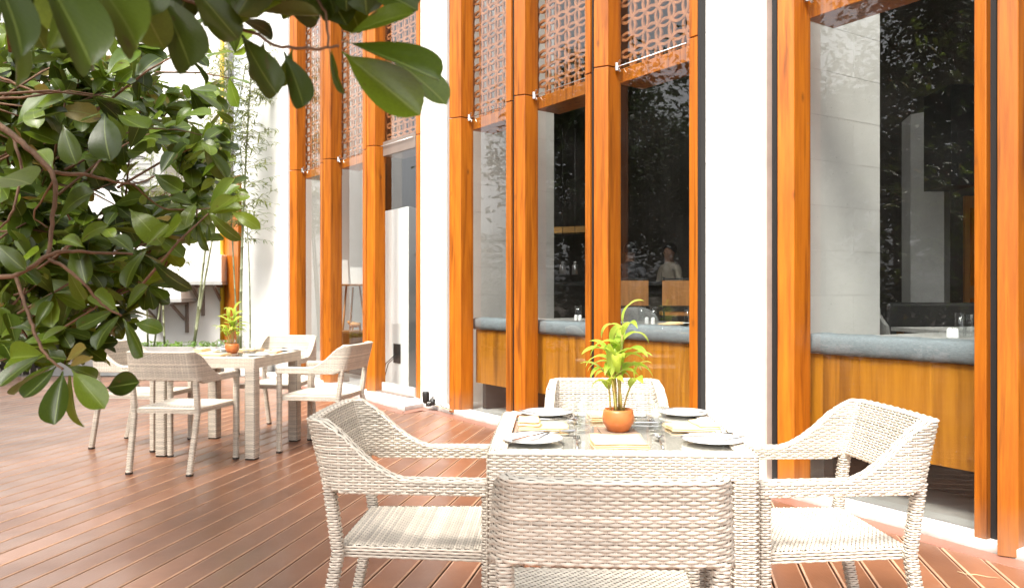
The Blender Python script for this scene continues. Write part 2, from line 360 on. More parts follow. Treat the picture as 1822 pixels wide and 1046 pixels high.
deck = empty('deck', (0, 0, 0), label='brown composite timber deck of the terrace', kind='structure')
BI = offset(KO, .125)
for i in range(len(KO)-1):
    a, b, c, d = KO[i], KO[i+1], BI[i+1], BI[i]
    e = (b-a).normalized()*.0015
    m = MB(); m.prism([a+e+nout(e.normalized())*.004, b-e+nout(e.normalized())*.004, c-e, d+e], -.035, .002)
    m.build('border_board', M['border'], deck, bevel=.003)
bd = V2(.2075, .9782); pd = V2(.9782, -.2075)
EDGE = BI[:-1] + [V2(-3.95, 11.3), V2(-13, 11.3)]
def t_end(c):
    best = None
    for A, B in zip(EDGE, EDGE[1:]):
        d = B - A; den = d.dot(pd)
        if abs(den) < 1e-9: continue
        s = (c - A.dot(pd)) / den
        if 0 <= s <= 1:
            t = (A + d*s).dot(bd)
            if best is None or t < best: best = t
    return best
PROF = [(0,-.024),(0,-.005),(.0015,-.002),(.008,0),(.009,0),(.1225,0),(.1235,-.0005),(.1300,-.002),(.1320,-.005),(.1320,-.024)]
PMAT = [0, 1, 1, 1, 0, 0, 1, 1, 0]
PITCH = .1405; ci = -14.2
while ci < 3.0:
    e0, e1 = t_end(ci), t_end(ci+.132)
    if e0 is not None and e1 is not None:
        t0 = -1.6 if ci < 1 else max(-1.6, e0-7)
        cuts = [t0]
        tj = t0 + 1.5 + random.random()*3.4
        if ci > -9 and random.random() < .75 and tj < min(e0, e1)-1: cuts.append(tj)
        cuts.append(None)
        for a, b in zip(cuts, cuts[1:]):
            m = MB(); v = []
            for w, z in PROF:
                te = (e0 + (e1-e0)*w/.132 - .003) if b is None else b-.0015
                z += 0.0
                for t in (a+.0015, te):
                    p = pd*(ci+w) + bd*t; v.append((p.x, p.y, z))
            n = len(PROF)
            f = [(2*i, 2*i+1, 2*i+3, 2*i+2) for i in range(n-1)]
            for fi, ff in enumerate(f): m.f.append(list(ff)); m.m.append(PMAT[fi]); m.s.append(False)
            m.v += v
            m.add([v[2*i] for i in range(n)], [tuple(range(n))]); m.add([v[2*i+1] for i in range(n)], [tuple(range(n-1,-1,-1))])
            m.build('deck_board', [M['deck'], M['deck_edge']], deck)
    ci += PITCH

# ------------------------------------------------------------------ the restaurant building
BO = (0, 7.2, 0)
bld = empty('restaurant_building', BO, label='curved white restaurant front with orange timber posts and tall windows', cat='building')
ZJ, ZTOP = 3.0, 6.2
def post_pieces(poly, z0=.03, joint=True):
    for a, b in (((z0, ZJ-.004), (ZJ+.004, ZTOP)) if joint else ((z0, ZTOP),)):
        m = MB(); m.prism(poly, a, b); m.build('post', M['post'], bld, BO, bevel=.004)
def fin(uFL, uFR, uSR, z0=.03):
    S, t = gl(uSR); n = nout(t); r = ratio(uFR)
    D = (r*S.y - S.x) / (n.x - r*n.y); F = S + n*D
    a = (t*.5 + V2(-1, 0)*.5).normalized(); r = ratio(uFL)
    w = (r*F.y - F.x) / (a.x - r*a.y); Lp = F + a*w
    dl = (Lp - S).dot(n)
    post_pieces([Lp, F, S - n*.03, Lp - n*(dl+.03)], z0)
    return S, n, D
def jamb(uFL, uFR, D=.09, z0=.03, m=None):
    S, t = gl((uFL+uFR)/2); n = nout(t); A, B = S + n*D, S + n*D + t
    a, b = hit(uFL, A, B)[1], hit(uFR, A, B)[1]
    poly = [a, b, b - n*(D+.03), a - n*(D+.03)]
    if m: q = MB(); q.prism(poly, z0, ZTOP); q.build('seal_strip', m, bld, BO)
    else: post_pieces(poly, z0)
fin(515, 528, 541); jamb(569.5, 574); fin(575, 588, 605); jamb(645, 650.5); fin(652, 667, 682); jamb(740, 746, .05, .06)
fin(799, 820, 838, .02); jamb(900, 909.5); jamb(910.5, 914, .07, m=M['black']); fin(914.5, 934, 953)
jamb(1041, 1050); jamb(1051, 1056, .07, m=M['black']); fin(1056.5, 1082, 1100)
jamb(1226, 1240.5); jamb(1241.5, 1247, .085, m=M['black'])
jamb(1373.5, 1382, .05, m=M['black']); fin(1383, 1413, 1437)
jamb(1733, 1755, .13, -.005+.01); jamb(1757, 1773, .09, m=M['black']); fin(1774, 1812, 1838, .005)

# steel cable joint with clamps at the glass seam
for ua, ub in ((541, 738), (838, 1226), (1437, 1733)):
    a, t = gl(ua); b, _ = gl(ub); n = nout(t)
    m = MB(); m.tube([(*(a+n*.03), ZJ), (*(b+n*.03), ZJ)], .004, 6); m.build('seam_cable', M['steel'], bld, BO)
for u in (541, 605, 838, 953, 1100, 1437):
    a, t = gl(u); n = nout(t); p = a + n*.03 - t*.02
    m = MB()
    for dz in (-.045, .045): m.bar((*p, ZJ), (*(p - t*.035), ZJ+dz), .012, .012)
    m.bar((*(p+n*.005), ZJ-.03), (*(p+n*.005), ZJ+.03), .02, .02, (1, 0, 0)); m.build('glass_clamp', M['steel'], bld, BO)

# ring for the lattice screens (local x along facade, z up, y depth)
ringm = MB(); NR = 16; r0, r1, dp = .0845, .1065, .018
rv = []
for kk in range(NR):
    tt = 2*math.pi*kk/NR; cs, sn = math.cos(tt), math.sin(tt)
    rv += [(r1*cs, 0, r1*sn), (r1*cs, -dp, r1*sn), (r0*cs, -dp, r0*sn), (r0*cs, 0, r0*sn)]
rf = []
for kk in range(NR):
    i, j = 4*kk, 4*((kk+1) % NR)
    rf += [(i, j, j+1, i+1), (i+1, j+1, j+2, i+2), (i+2, j+2, j+3, i+3)]
ringm.add(rv, rf, 0, False); RING = ringm.mesh('lattice_ring', M['terra'])

def window(ua, ub, transom=True, lat_top=None, tmat=None, ext=.03, grille=True):
    a, t = gl(ua); b, _ = gl(ub); n = nout(t)
    if (b - a).dot(t) < 0: t = t  # a lies farther left
    d = (b - a).normalized(); L_ = (b - a).length
    a = a - d*ext; b = b + d*ext
    w = empty('window', (0, 0, 0)); w.parent = bld
    for z0, z1 in ((.055, ZJ-.003), (ZJ+.003, ZTOP)):
        m = MB(); m.prism([a, b, b - n*.012, a - n*.012], z0, z1); m.build('pane', M['glass'], w, BO)
    m = MB(); m.prism([a - n*.02, b - n*.02, b - n*.30, a - n*.30], 2.885, 2.995)
    m.build('transom', tmat or M['post'], w, BO, bevel=.004)
    if lat_top:
        s = empty('lattice_screen', (0, 0, 0)); s.parent = bld
        P = .135; nx = int((L_ + .06)/P)+1; nz = int((lat_top-ZJ)/P)+1
        ang = math.atan2(d.y, d.x)
        for i in range(nx):
            for j in range(nz):
                q = a + d*(i+.45)*P - n*(.075 + .0015*(i % 2) + .003*(j % 2))
                o = link('ring', RING, s, (q.x-BO[0], q.y-BO[1], ZJ+.05+j*P), ang)
                if (b - q).dot(d) < .02: bpy.data.objects.remove(o)
    return w
window(541, 572, lat_top=5.2); window(605, 648, lat_top=5.2)
dw = window(683, 741, lat_top=4.8, tmat=M['alu'])
window(838, 903, lat_top=4.6); window(953, 1046, lat_top=4.4); window(1100, 1229, lat_top=4.0); window(1437, 1738, lat_top=3.35)
window(1838, 2150)

# white pillars clad with stone tiles; the side faces run on indoors
def pillar(uL, uR, depth, out=.03, tiled=True, z1=ZTOP):
    a, t = gl(uR); b, _ = gl(uL); d = (b - a).normalized(); n = nout(d)
    A, B = a + n*out, b + n*out; W = (B - A).length
    pl = empty('pillar', (0, 0, 0)); pl.parent = bld
    core = MB(); i = .0016
    core.prism([A + d*i - n*i, B - d*i - n*i, B - d*i - n*(depth-i), A + d*i - n*(depth-i)], 0, z1); core.build('pillar_core', M['joint'], pl, BO)
    TH = .302; rows = int(z1/TH)+1; gp = .0008
    for rr in range(rows):
        za, zb = rr*TH+gp + .004, min(z1, (rr+1)*TH)-gp
        if za < .05: za = .004
        sp = [0, W*(.62 if rr % 2 else .38), W] if tiled else []
        if not tiled and rr == 0:
            m = MB(); m.prism([A + d*gp, B - d*gp, B - d*gp - n*.014, A + d*gp - n*.014], .004, z1); m.build('front_face', M['white'], pl, BO)
        for s0, s1 in zip(sp, sp[1:]):
            m = MB(); m.prism([A + d*(s0+gp), A + d*(s1-gp), A + d*(s1-gp) - n*.014, A + d*(s0+gp) - n*.014], za, zb); m.build('stone_tile', M['stone'], pl, BO)
        off = .3 if rr % 2 else 0.0
        x = -off
        while x < depth - .001:
            s0, s1 = max(.015, x), min(depth, x+.6); x += .6
            if s1 - s0 < .002: continue
            m = MB(); q0, q1 = A - n*(s0+gp), A - n*(s1-gp)
            m.prism([q0, q1, q1 + d*.0135, q0 + d*.0135], za, zb); m.build('stone_tile', M['stone'], pl, BO)
pillar(1248, 1367, 1.2); pillar(747.5, 798, 1.5, tiled=False)
# pinkish edge trim of the right pillar
a, t = gl(1371); b, _ = gl(1367.5); n = nout(t)
m = MB(); m.prism([a + n*.035, b + n*.035, b - n*.05, a - n*.05], .004, ZTOP); m.build('edge_trim', mat('pinkish_edge_trim', (.62, .47, .40), .7), bld, BO)
# left white wall run
a, t = gl(514); b, _ = gl(432); n = nout(t)
m = MB(); m.prism([a + n*.02, b + n*.02, b - n*1.3, a - n*1.3], 0, ZTOP); m.build('wall', M['white'], bld, BO)
# side infill of the pillar left window (wall stub behind first posts)
# far orange post at the end of the front
a, t = gl(429); b, _ = gl(404); n = nout(t)
m = MB(); m.prism([a + n*.05, b + n*.05, b - n*.2, a - n*.2], 0, 3.25); m.build('post', M['post'], bld, BO)

# sliding door details: bottom rail, white sealant, cabinet behind
a, t = gl(683); b, _ = gl(741); n = nout(t); d = (b-a).normalized()
m = MB(); m.prism([a + n*.03, b + n*.03, b + n*.002, a + n*.002], .052, .16); m.build('door_rail', mat('pale_aluminium_rail', (.62, .58, .54), .4, metal=.2), bld, BO, bevel=.003)
m = MB(); m.prism([a + n*.10, b + n*.10, b + n*.032, a + n*.032], .051, .062); m.build('door_track', M['alu'], bld, BO)
m = MB(); m.prism([a + n*.012, b + n*.012, b + n*.002, a + n*.002], 2.88, 3.05); m.build('door_head', M['alu'], bld, BO)
for z0, z1 in ((1.55, 2.8), (.9, 1.35), (.2, .75)):
    q = gl(668.5)[0] + n*.07
    m = MB(); m.tube([(q.x, q.y, z0), (q.x+.004, q.y-.002, (z0+z1)/2), (q.x-.002, q.y, z1)], .007, 6); m.build('sealant_bead', M['white'], bld, BO)
for z in (.35, .8, 1.9, 2.3):
    q = gl(675)[0] + n*.055
    m = MB(); m.bar((q.x, q.y, z), (q.x, q.y, z+.04), .02, .012, (n.x, n.y, 0)); m.build('hinge_plate', M['white'], bld, BO)

# interior shell
IN = offset(GL, -6.5)
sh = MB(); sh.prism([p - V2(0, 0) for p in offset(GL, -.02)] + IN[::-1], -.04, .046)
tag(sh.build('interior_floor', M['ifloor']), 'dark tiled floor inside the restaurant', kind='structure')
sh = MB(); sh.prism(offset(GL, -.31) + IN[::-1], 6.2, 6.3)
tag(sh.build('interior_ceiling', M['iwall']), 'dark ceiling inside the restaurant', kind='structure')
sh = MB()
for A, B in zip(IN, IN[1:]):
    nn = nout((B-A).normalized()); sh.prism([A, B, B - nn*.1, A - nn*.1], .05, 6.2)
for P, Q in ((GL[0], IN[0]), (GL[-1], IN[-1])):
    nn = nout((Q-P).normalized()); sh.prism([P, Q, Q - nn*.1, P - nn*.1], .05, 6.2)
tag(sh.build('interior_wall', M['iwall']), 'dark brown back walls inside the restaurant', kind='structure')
# floor tile joints seen under the bench are thin plank strips inside the right window
rt = MB()
A, t = gl(1733); B, _ = gl(1437); n = nout((B-A).normalized()); d = (B-A).normalized()

# ------------------------------------------------------------------ banquettes behind the glass
def banquette(ua, ub, label, groupn=None):
    A, t = gl(ub); B, _ = gl(ua); d = (B-A).normalized(); n = nout(d); Lb = (B-A).length
    o0 = A - n*.10; base = empty('banquette_bench', (o0.x, o0.y, .046), math.atan2(d.y, d.x), label=label, cat='bench', group=groupn)
    # local: x along facade, y<0... n_out is local +y
    x = -.06; i = 0
    ws = [.36, .27, .31, .42, .24, .33]
    while x < Lb+.05:
        w = min(ws[i % 6], Lb+.06-x); i += 1
        m = MB(); m.box(x+.0008, x+w-.0008, -.025, 0, .265, .81); m.build('plank', M['panel'], base)
        x += w
    m = MB(); pr = []
    for kk in range(13):
        tt = math.pi*kk/12 - math.pi*.5
        pr.append((.012+.03*math.cos(tt)*1.0, .87+.058*math.sin(tt)))
    prof = [(y, z) for y, z in pr] + [(-.10, .934), (-.12, .925), (-.12, .815)]
    n_ = len(prof); nseg = 24
    v = [(-.07 + (Lb+.14)*s/nseg, y, z + .002*math.sin(s*1.7) + .0015*math.sin(s*3.1)) for s in range(nseg+1) for y, z in prof]
    f = [(s*n_+i, s*n_+i+1, (s+1)*n_+i+1, (s+1)*n_+i) for s in range(nseg) for i in range(n_-1)]
    f += [tuple(range(n_)), tuple(nseg*n_+i for i in range(n_-1, -1, -1))]
    m.add(v, f, 0, True); m.build('back_cushion', M['cushion'], base)
    m = MB(); m.box(-.06, Lb+.06, -.55, -.13, .36, .44); m.build('seat_cushion', M['cushion'], base, bevel=.02)
    for xx in (.05, Lb-.05):
        m = MB(); m.box(xx-.03, xx+.03, -.52, -.03, 0, .36); m.build('leg', M['dark'], base)
banquette(838, 1046, 'banquette with slate blue cushion behind the two narrow middle windows')
banquette(1056, 1229, 'banquette with slate blue cushion behind the window beside the white pillar')
banquette(1437, 2000, 'long banquette with slate blue cushion behind the large right window')
# ------------------------------------------------------------------ woven furniture
class WV:
    def __init__(s): s.V = []; s.F = []; s.n = 0
    def strand(s, P, N, w, h, closed=False, wm=None):
        P = np.asarray(P, float); N = np.asarray(N, float)
        T = (np.roll(P, -1, 0) - np.roll(P, 1, 0)) if closed else np.gradient(P, axis=0)
        T /= np.linalg.norm(T, axis=1)[:, None] + 1e-12
        Wd = np.cross(T, N); Wd /= np.linalg.norm(Wd, axis=1)[:, None] + 1e-12
        if wm is not None: w = w*wm[:, None]
        k = len(P); vv = np.stack([P - Wd*w/2 - N*h*.25, P + N*h, P + Wd*w/2 - N*h*.25], 1).reshape(-1, 3)
        i = np.arange(k if closed else k-1); j = (i+1) % k
        f = np.concatenate([np.stack([3*i, 3*i+1, 3*j+1, 3*j], 1), np.stack([3*i+1, 3*i+2, 3*j+2, 3*j+1], 1)]) + s.n
        s.V.append(vv); s.F.append(f); s.n += len(vv)
    def mesh(s, name='weave'):
        V = np.concatenate(s.V); F = np.concatenate(s.F)
        me = bpy.data.meshes.new(name)
        me.vertices.add(len(V)); me.vertices.foreach_set('co', V.ravel())
        me.loops.add(F.size); me.loops.foreach_set('vertex_index', F.ravel().astype(np.int32))
        me.polygons.add(len(F)); me.polygons.foreach_set('loop_start', np.arange(0, F.size, 4, dtype=np.int32))
        me.polygons.foreach_set('use_smooth', np.ones(len(F), bool))
        me.update(calc_edges=True); me.validate(); me.materials.append(M['rattan']); return me

ROW, HALF, AMP, SW, SH = .0084, .0200, .0020, .0075, .0023

def rounded_square(h, n, r=.25):
    """n points round a square of half side h with softened corners, and outward normals"""
    t = (np.arange(n) + .5) / n * 2*np.pi
    p = 5.0
    c, s_ = np.cos(t), np.sin(t)
    # equal spacing along a superellipse, by arc length
    tt = np.linspace(0, 2*np.pi, 721); x = np.sign(np.cos(tt))*np.abs(np.cos(tt))**(2/p); y = np.sign(np.sin(tt))*np.abs(np.sin(tt))**(2/p)
    l = np.concatenate([[0], np.cumsum(np.hypot(np.diff(x), np.diff(y)))]); q = np.arange(n)/n*l[-1]
    X, Y = np.interp(q, l, x), np.interp(q, l, y)
    g_ = np.stack([np.sign(X)*np.abs(X)**(p-1), np.sign(Y)*np.abs(Y)**(p-1)], 1); g_ /= np.linalg.norm(g_, axis=1)[:, None]
    return np.stack([X, Y], 1)*h, g_

def woven_post(path, h, per=4, n=20, seed=0):
    """square post woven round and round along a path of (x,y,z); returns core mesh, weave mesh"""
    path = np.array(path, float); seg = np.linalg.norm(np.diff(path, axis=0), axis=1); L_ = np.concatenate([[0], np.cumsum(seg)])
    rows = int(L_[-1]/ROW); q = (np.arange(rows)+.5)*L_[-1]/rows
    cen = np.stack([np.interp(q, L_, path[:, i]) for i in range(3)], 1)
    xy, nn = rounded_square(h, n); wv = WV(); th = np.arange(n)/n*2*np.pi
    for k_ in range(rows):
        dsp = AMP*np.clip(1.5*np.cos(per*th + np.pi*(k_ % 2) + .5)+.45, -1, 1)
        P = np.zeros((n, 3)); N = np.zeros((n, 3)); N[:, :2] = nn
        P[:, :2] = xy + cen[k_, :2]; P[:, 2] = cen[k_, 2] + rng.normal(0, .0003)
        P += N*dsp[:, None]; wv.strand(P, N, SW, SH, True, .92+.08*dsp/AMP)
    c = MB(); hh = h-.003
    v = []; f = []
    for p in path: v += [(p[0]+sx*hh, p[1]+sy*hh, p[2]) for sx, sy in ((-1,-1),(1,-1),(1,1),(-1,1))]
    for i in range(len(path)-1):
        for k_ in range(4): f.append((4*i+k_, 4*i+(k_+1) % 4, 4*i+4+(k_+1) % 4, 4*i+4+k_))
    f += [(3, 2, 1, 0), tuple(4*(len(path)-1)+k_ for k_ in range(4))]
    c.add(v, f); return c.mesh('leg', M['core']), wv.mesh()

# ---- chair shell: U-shaped run of arm - back - arm, with height depending on the run
RC, HW, XB, XF = .055, .255, -.262, .262
def u_path():
    pts = []
    for x in np.linspace(XF, XB+RC, 90, endpoint=False): pts.append((x, HW+.012*(x-XB)/(XF-XB)))
    for t in np.linspace(0, np.pi/2, 24, endpoint=False): pts.append((XB+RC-RC*math.sin(t), HW-RC+RC*math.cos(t)))
    for y in np.linspace(HW-RC, -(HW-RC), 80, endpoint=False): pts.append((XB-.009*(1-(y/(HW-RC))**2), y))
    for t in np.linspace(np.pi/2, 0, 24, endpoint=False): pts.append((XB+RC-RC*math.sin(t), -(HW-RC+RC*math.cos(t))))
    for x in np.linspace(XB+RC, XF, 91): pts.append((x, -(HW+.012*(x-XB)/(XF-XB))))
    p = np.array(pts); l = np.concatenate([[0], np.cumsum(np.hypot(*np.diff(p, axis=0).T))])
    return p, l
UP, UL = u_path(); UTOT = UL[-1]
def u_at(s):
    X, Y = np.interp(s, UL, UP[:, 0]), np.interp(s, UL, UP[:, 1]); e = .004
    dx = np.interp(s+e, UL, UP[:, 0])-np.interp(s-e, UL, UP[:, 0]); dy = np.interp(s+e, UL, UP[:, 1])-np.interp(s-e, UL, UP[:, 1])
    l = np.hypot(dx, dy)+1e-12
    n = np.stack([dy/l, -dx/l], 1)       # outward: on the left arm (y>0, running to -x) the normal is +y
    return np.stack([X, Y], 1), n
S_C = UL[90]                              # where the left arm reaches the corner
ZB0, ZA, ZT = .612, .660, .832
def z_top(s):
    s = np.minimum(s, UTOT-s); d = np.clip((S_C+.035 - s)/.23, 0, 1)    # 0 at the corner, 1 out on the arm
    return ZA + (ZT-ZA)*(1-d)**1.6
def z_bot(s):
    s = np.minimum(s, UTOT-s); d = np.clip((s-S_C)/.05, 0, 1); return ZB0 + .022*d
def shell(s, z, side, off=0.0, TH=.036):
    """point on outer (+1) / inner (-1) face at run s, height z"""
    p, n = u_at(s); lean = np.stack([-.26*np.clip(-n[:, 0], 0, 1), -.07*n[:, 1]], 1)*(z-.62)[:, None]
    q = p + n*(side*(TH/2+off)) + lean
    N = np.concatenate([n*side, np.zeros((len(s), 1))], 1)
    return np.concatenate([q, z[:, None]], 1), N
def chair_shell(sa, sb):
    wv = WV(); st = .005; s = np.arange(sa, sb+st/2, st); zt, zb = z_top(s), z_bot(s)
    k_ = 0; z = ZB0 + ROW*.5
    while z < ZT:
        okk = (z < zt - .004) & (z > zb + .001)
        idx = np.flatnonzero(okk)
        if len(idx) > 2:
            for grp in np.split(idx, np.flatnonzero(np.diff(idx) > 1)+1):
                if len(grp) < 3: continue
                ss = s[grp]
                for side in (1, -1):
                    P, N = shell(ss, np.full(len(ss), z)+rng.normal(0, .0003), side)
                    cw = np.clip(1.5*np.cos(np.pi*ss/HALF + np.pi*(k_ % 2))+.45, -1, 1); P += N*(AMP*cw)[:, None]; wv.strand(P, N, SW, SH, False, .92+.08*cw)
        z += ROW; k_ += 1
    for j in range(int(sa/HALF)+1, int(sb/HALF)+1):          # stakes
        for o_ in (-.002, .002):
            ss = np.full(8, j*HALF+HALF*.0+o_); f = np.linspace(0, 1, 8)
            zz = z_bot(ss)*(1-f)+(z_top(ss)-.002)*f
            for side in (1, -1):
                P, N = shell(ss, zz, side, -.0004); wv.strand(P, N, .0032, .001)
    TH = .036
    for e, (zf, up) in enumerate(((z_top, 1), (z_bot, -1))):   # top and bottom bands
        for j in range(5):
            o_ = (-2+j)*.0085
            p, n = u_at(s); z_ = zf(s); lean = np.stack([-.26*np.clip(-n[:, 0], 0, 1), -.07*n[:, 1]], 1)*(z_-.62)[:, None]
            edge = -.004*(abs(o_)/.017)**2
            P = np.concatenate([p + n*o_ + lean, (z_+up*(edge))[:, None]], 1)
            sl_ = np.gradient(z_, st); N = np.zeros_like(P); T = np.gradient(P, axis=0); T /= np.linalg.norm(T, axis=1)[:, None]
            sidev = np.concatenate([n, np.zeros((len(s), 1))], 1); N = np.cross(sidev, T); N *= np.sign(N[:, 2:3])*up; N /= np.linalg.norm(N, axis=1)[:, None]
            N = N + sidev*(o_/.017)*.5; N /= np.linalg.norm(N, axis=1)[:, None]
            P = P + N*(AMP*.8*np.cos(np.pi*s/HALF*1.0 + np.pi*(j % 2)))[:, None]; wv.strand(P, N, .0082, SH)
    # core
    c = MB(); s2 = np.linspace(sa, sb, max(4, int((sb-sa)/.012))); zt, zb = z_top(s2)-.003, z_bot(s2)+.003
    o1, _ = shell(s2, zb, 1, -.003); o2, _ = shell(s2, zt, 1, -.003); i1, _ = shell(s2, zb, -1, -.003); i2, _ = shell(s2, zt, -1, -.003)
    v = np.stack([o1, o2, i2, i1], 1).reshape(-1, 3); f = []
    for i in range(len(s2)-1):
        for q in range(4): f.append((4*i+q, 4*i+(q+1) % 4, 4*i+4+(q+1) % 4, 4*i+4+q))
    nlast = 4*(len(s2)-1); f += [(3, 2, 1, 0), (nlast, nlast+1, nlast+2, nlast+3)]
    c.add(v.tolist(), f); return c, wv
SA = S_C - .20
parts = {}
for nm, (a, b) in {'arm_l': (0, SA), 'backrest': (SA, UTOT-SA), 'arm_r': (UTOT-SA, UTOT)}.items():
    c, wv = chair_shell(a, b)
    if nm != 'backrest':   # woven end face of the arm
        e = 0.0 if nm == 'arm_l' else UTOT
        for k_ in range(5):
            z = ZB0 + .004 + k_*.0095; y = np.linspace(-.018, .018, 8); sg = 1 if nm == 'arm_l' else -1
            P = np.stack([np.full(8, XF+.001), sg*(HW+.012)+y, np.full(8, z)], 1); N = np.tile([1., 0, 0], (8, 1)); wv.strand(P, N, SW, SH)
    parts[nm] = (c.mesh(nm, M['core']), wv.mesh())
LEGH = .0172
def zig(s): return s
for sg, nm in ((1, 'l'), (-1, 'r')):
    parts['front_'+nm] = woven_post([(XF-.02, sg*(HW+.006), .012), (XF-.02, sg*(HW+.008), ZB0+.004)], LEGH)
    parts['rear_'+nm] = woven_post([(XB-.045, sg*(HW-.035), .012), (XB+.035, sg*(HW-.022), .42), (XB+.005, sg*(HW-.020), .642)], LEGH)
# seat: fine twill on top, four rows on the rails
def seat_mesh():
    wv = WV(); xb, xf, zt = XB+.03, XF-.003, .437
    hw = lambda x: .222 + (.25-.222)*(x-xb)/(xf-xb)
    x = xb+.006; k_ = 0
    while x < xf-.004:
        y = np.arange(-hw(x)+.004, hw(x)-.004, .005); dip = -.006*np.clip(1-(y/.25)**2, 0, 1)*math.sin(math.pi*(x-xb)/(xf-xb))
        P = np.stack([np.full_like(y, x), y, zt+dip+.0019*np.clip(1.5*np.cos(2*np.pi*y/.024 + k_*np.pi*.66)+.4, -1, 1)], 1)
        wv.strand(P, np.tile([0, 0, 1.], (len(y), 1)), (.0078), .0022); x += .0088; k_ += 1
    for zz, j in zip((.406, .4155, .425, .434), range(4)):
        for A, B, N in (((xb, hw(xb)), (xf, hw(xf)), (0, 1, 0)), ((xf, -hw(xf)), (xb, -hw(xb)), (0, -1, 0)), ((xf, hw(xf)), (xf, -hw(xf)), (1, 0, 0)), ((xb, -hw(xb)), (xb, hw(xb)), (-1, 0, 0))):
            L_ = math.hypot(B[0]-A[0], B[1]-A[1]); t = np.arange(0, 1.0001, .005/L_)
            P = np.stack([A[0]+(B[0]-A[0])*t, A[1]+(B[1]-A[1])*t, np.full_like(t, zz)], 1); NN = np.tile(np.array(N, float), (len(t), 1))
            P += NN*(AMP*np.cos(np.pi*t*L_/HALF+np.pi*(j % 2)))[:, None]; wv.strand(P, NN, SW, SH)
    c = MB(); i = .004
    v = [(xb+i, -hw(xb)+i, 0), (xf-i, -hw(xf)+i, 0), (xf-i, hw(xf)-i, 0), (xb+i, hw(xb)-i, 0)]
    c.prism([(p[0], p[1]) for p in v], .403, .4285)
    return c.mesh('seat', M['core']), wv.mesh()
parts['seat'] = seat_mesh()
fm = MB(); fm.box(-.017, .017, -.017, .017, 0, .016); FOOT = fm.mesh('foot_cap', M['foot'])

def chair(x, y, face, label, z=0.0):
    """armchair standing at (x,y) whose sitter would look along direction face (degrees from +X)"""
    t = empty('rattan_armchair', (x, y, z), R(face), label=label, cat='chair', group='woven armchairs on the terrace')
    for nm, key in (('backrest', 'backrest'), ('arm', 'arm_l'), ('arm', 'arm_r'), ('seat', 'seat')):
        o = link(nm, parts[key][0], t); w = link('weave', parts[key][1], o); w['kind'] = 'stuff'
    for key, fx, fy in (('front_l', XF-.02, HW+.006), ('front_r', XF-.02, -(HW+.006)), ('rear_l', XB-.045, HW-.035), ('rear_r', XB-.045, -(HW-.035))):
        o = link('leg', parts[key][0], t); w = link('weave', parts[key][1], o); w['kind'] = 'stuff'
        link('foot_cap', FOOT, o, (fx, fy, 0))
    return t

# ---- table
TS, TZ = .40, .75
def table_frame():
    wv = WV(); zb = .672
    rows = int((TZ-zb-.006)/ROW)
    per = lambda h: np.array([(h, -h), (h, h), (-h, h), (-h, -h)])
    def loop(h, n_=640, p=60.0):
        tt = np.linspace(0, 2*np.pi, 4001); x = np.sign(np.cos(tt))*np.abs(np.cos(tt))**(2/p); y = np.sign(np.sin(tt))*np.abs(np.sin(tt))**(2/p)
        l = np.concatenate([[0], np.cumsum(np.hypot(np.diff(x), np.diff(y)))]); q = np.arange(n_)/n_*l[-1]
        X, Y = np.interp(q, l, x), np.interp(q, l, y)
        N = np.zeros((n_, 3)); N[:, 0] = np.sign(X)*np.abs(X)**(p-1); N[:, 1] = np.sign(Y)*np.abs(Y)**(p-1); N /= np.linalg.norm(N, axis=1)[:, None]
        return np.stack([X*h, Y*h], 1), N
    xy, N = loop(TS)
    s = np.arange(640)/640
    for k_ in range(rows+1):
        z = zb+.005+k_*ROW; cw = np.clip(1.5*np.cos(2*np.pi*80*s+np.pi*(k_ % 2))+.45, -1, 1)
        P = np.concatenate([xy, np.full((640, 1), z)], 1) + N*(AMP*cw)[:, None]
        wv.strand(P, N, SW, SH, True, .92+.08*cw)
    for j in range(160):
        i = int((j+.0)/160*640)
        for o_ in (-1, 1):
            tv = np.array([-N[i, 1], N[i, 0]])*.002*o_
            P = np.stack([np.array([xy[i, 0]+tv[0], xy[i, 1]+tv[1], z]) for z in np.linspace(zb, TZ-.004, 6)]); wv.strand(P, np.tile(N[i], (6, 1)), .0032, .001)
    xr, Nr = loop(1.0)
    for j in range(6):     # rim top
        h = TS-.005-j*.0094; P = np.concatenate([xr*h, np.full((640, 1), TZ-(.002 if j in (0, 5) else 0))], 1)
        U = np.tile([0, 0, 1.], (640, 1)); P += U*(AMP*.7*np.cos(2*np.pi*80*s+np.pi*(j % 2)))[:, None]
        if j == 0: U = U + Nr*.8; U /= np.linalg.norm(U, axis=1)[:, None]
        wv.strand(P, U, .009, SH, True)
    c = MB(); o, i = TS-.003, TS-.058
    for x0, x1, y0, y1 in ((-o, o, -o, -i), (-o, o, i, o), (-o, -i, -i, i), (i, o, -i, i)): c.box(x0, x1, y0, y1, zb+.002, TZ-.0035)
    return c.mesh('table_frame', M['core']), wv.mesh()
TF = table_frame()
TL = woven_post([(0, 0, .012), (0, 0, .674)], .041, per=8, n=64)
fm = MB(); fm.box(-.036, .036, -.036, .036, 0, .016); TFOOT = fm.mesh('foot_cap', M['foot'])
gm = MB(); gm.box(-.343, .343, -.343, .343, TZ-.0085, TZ-.0025); TGLASS = gm.mesh('glass_top', M['tglass'])
pm = MB(); pm.box(-.343, .343, -.343, .343, TZ-.022, TZ-.012); TPAN = pm.mesh('woven_panel', mat('taupe_woven_panel', (.52, .475, .41), .8, var=.3, scale=130, bump=.5, bscale=160))
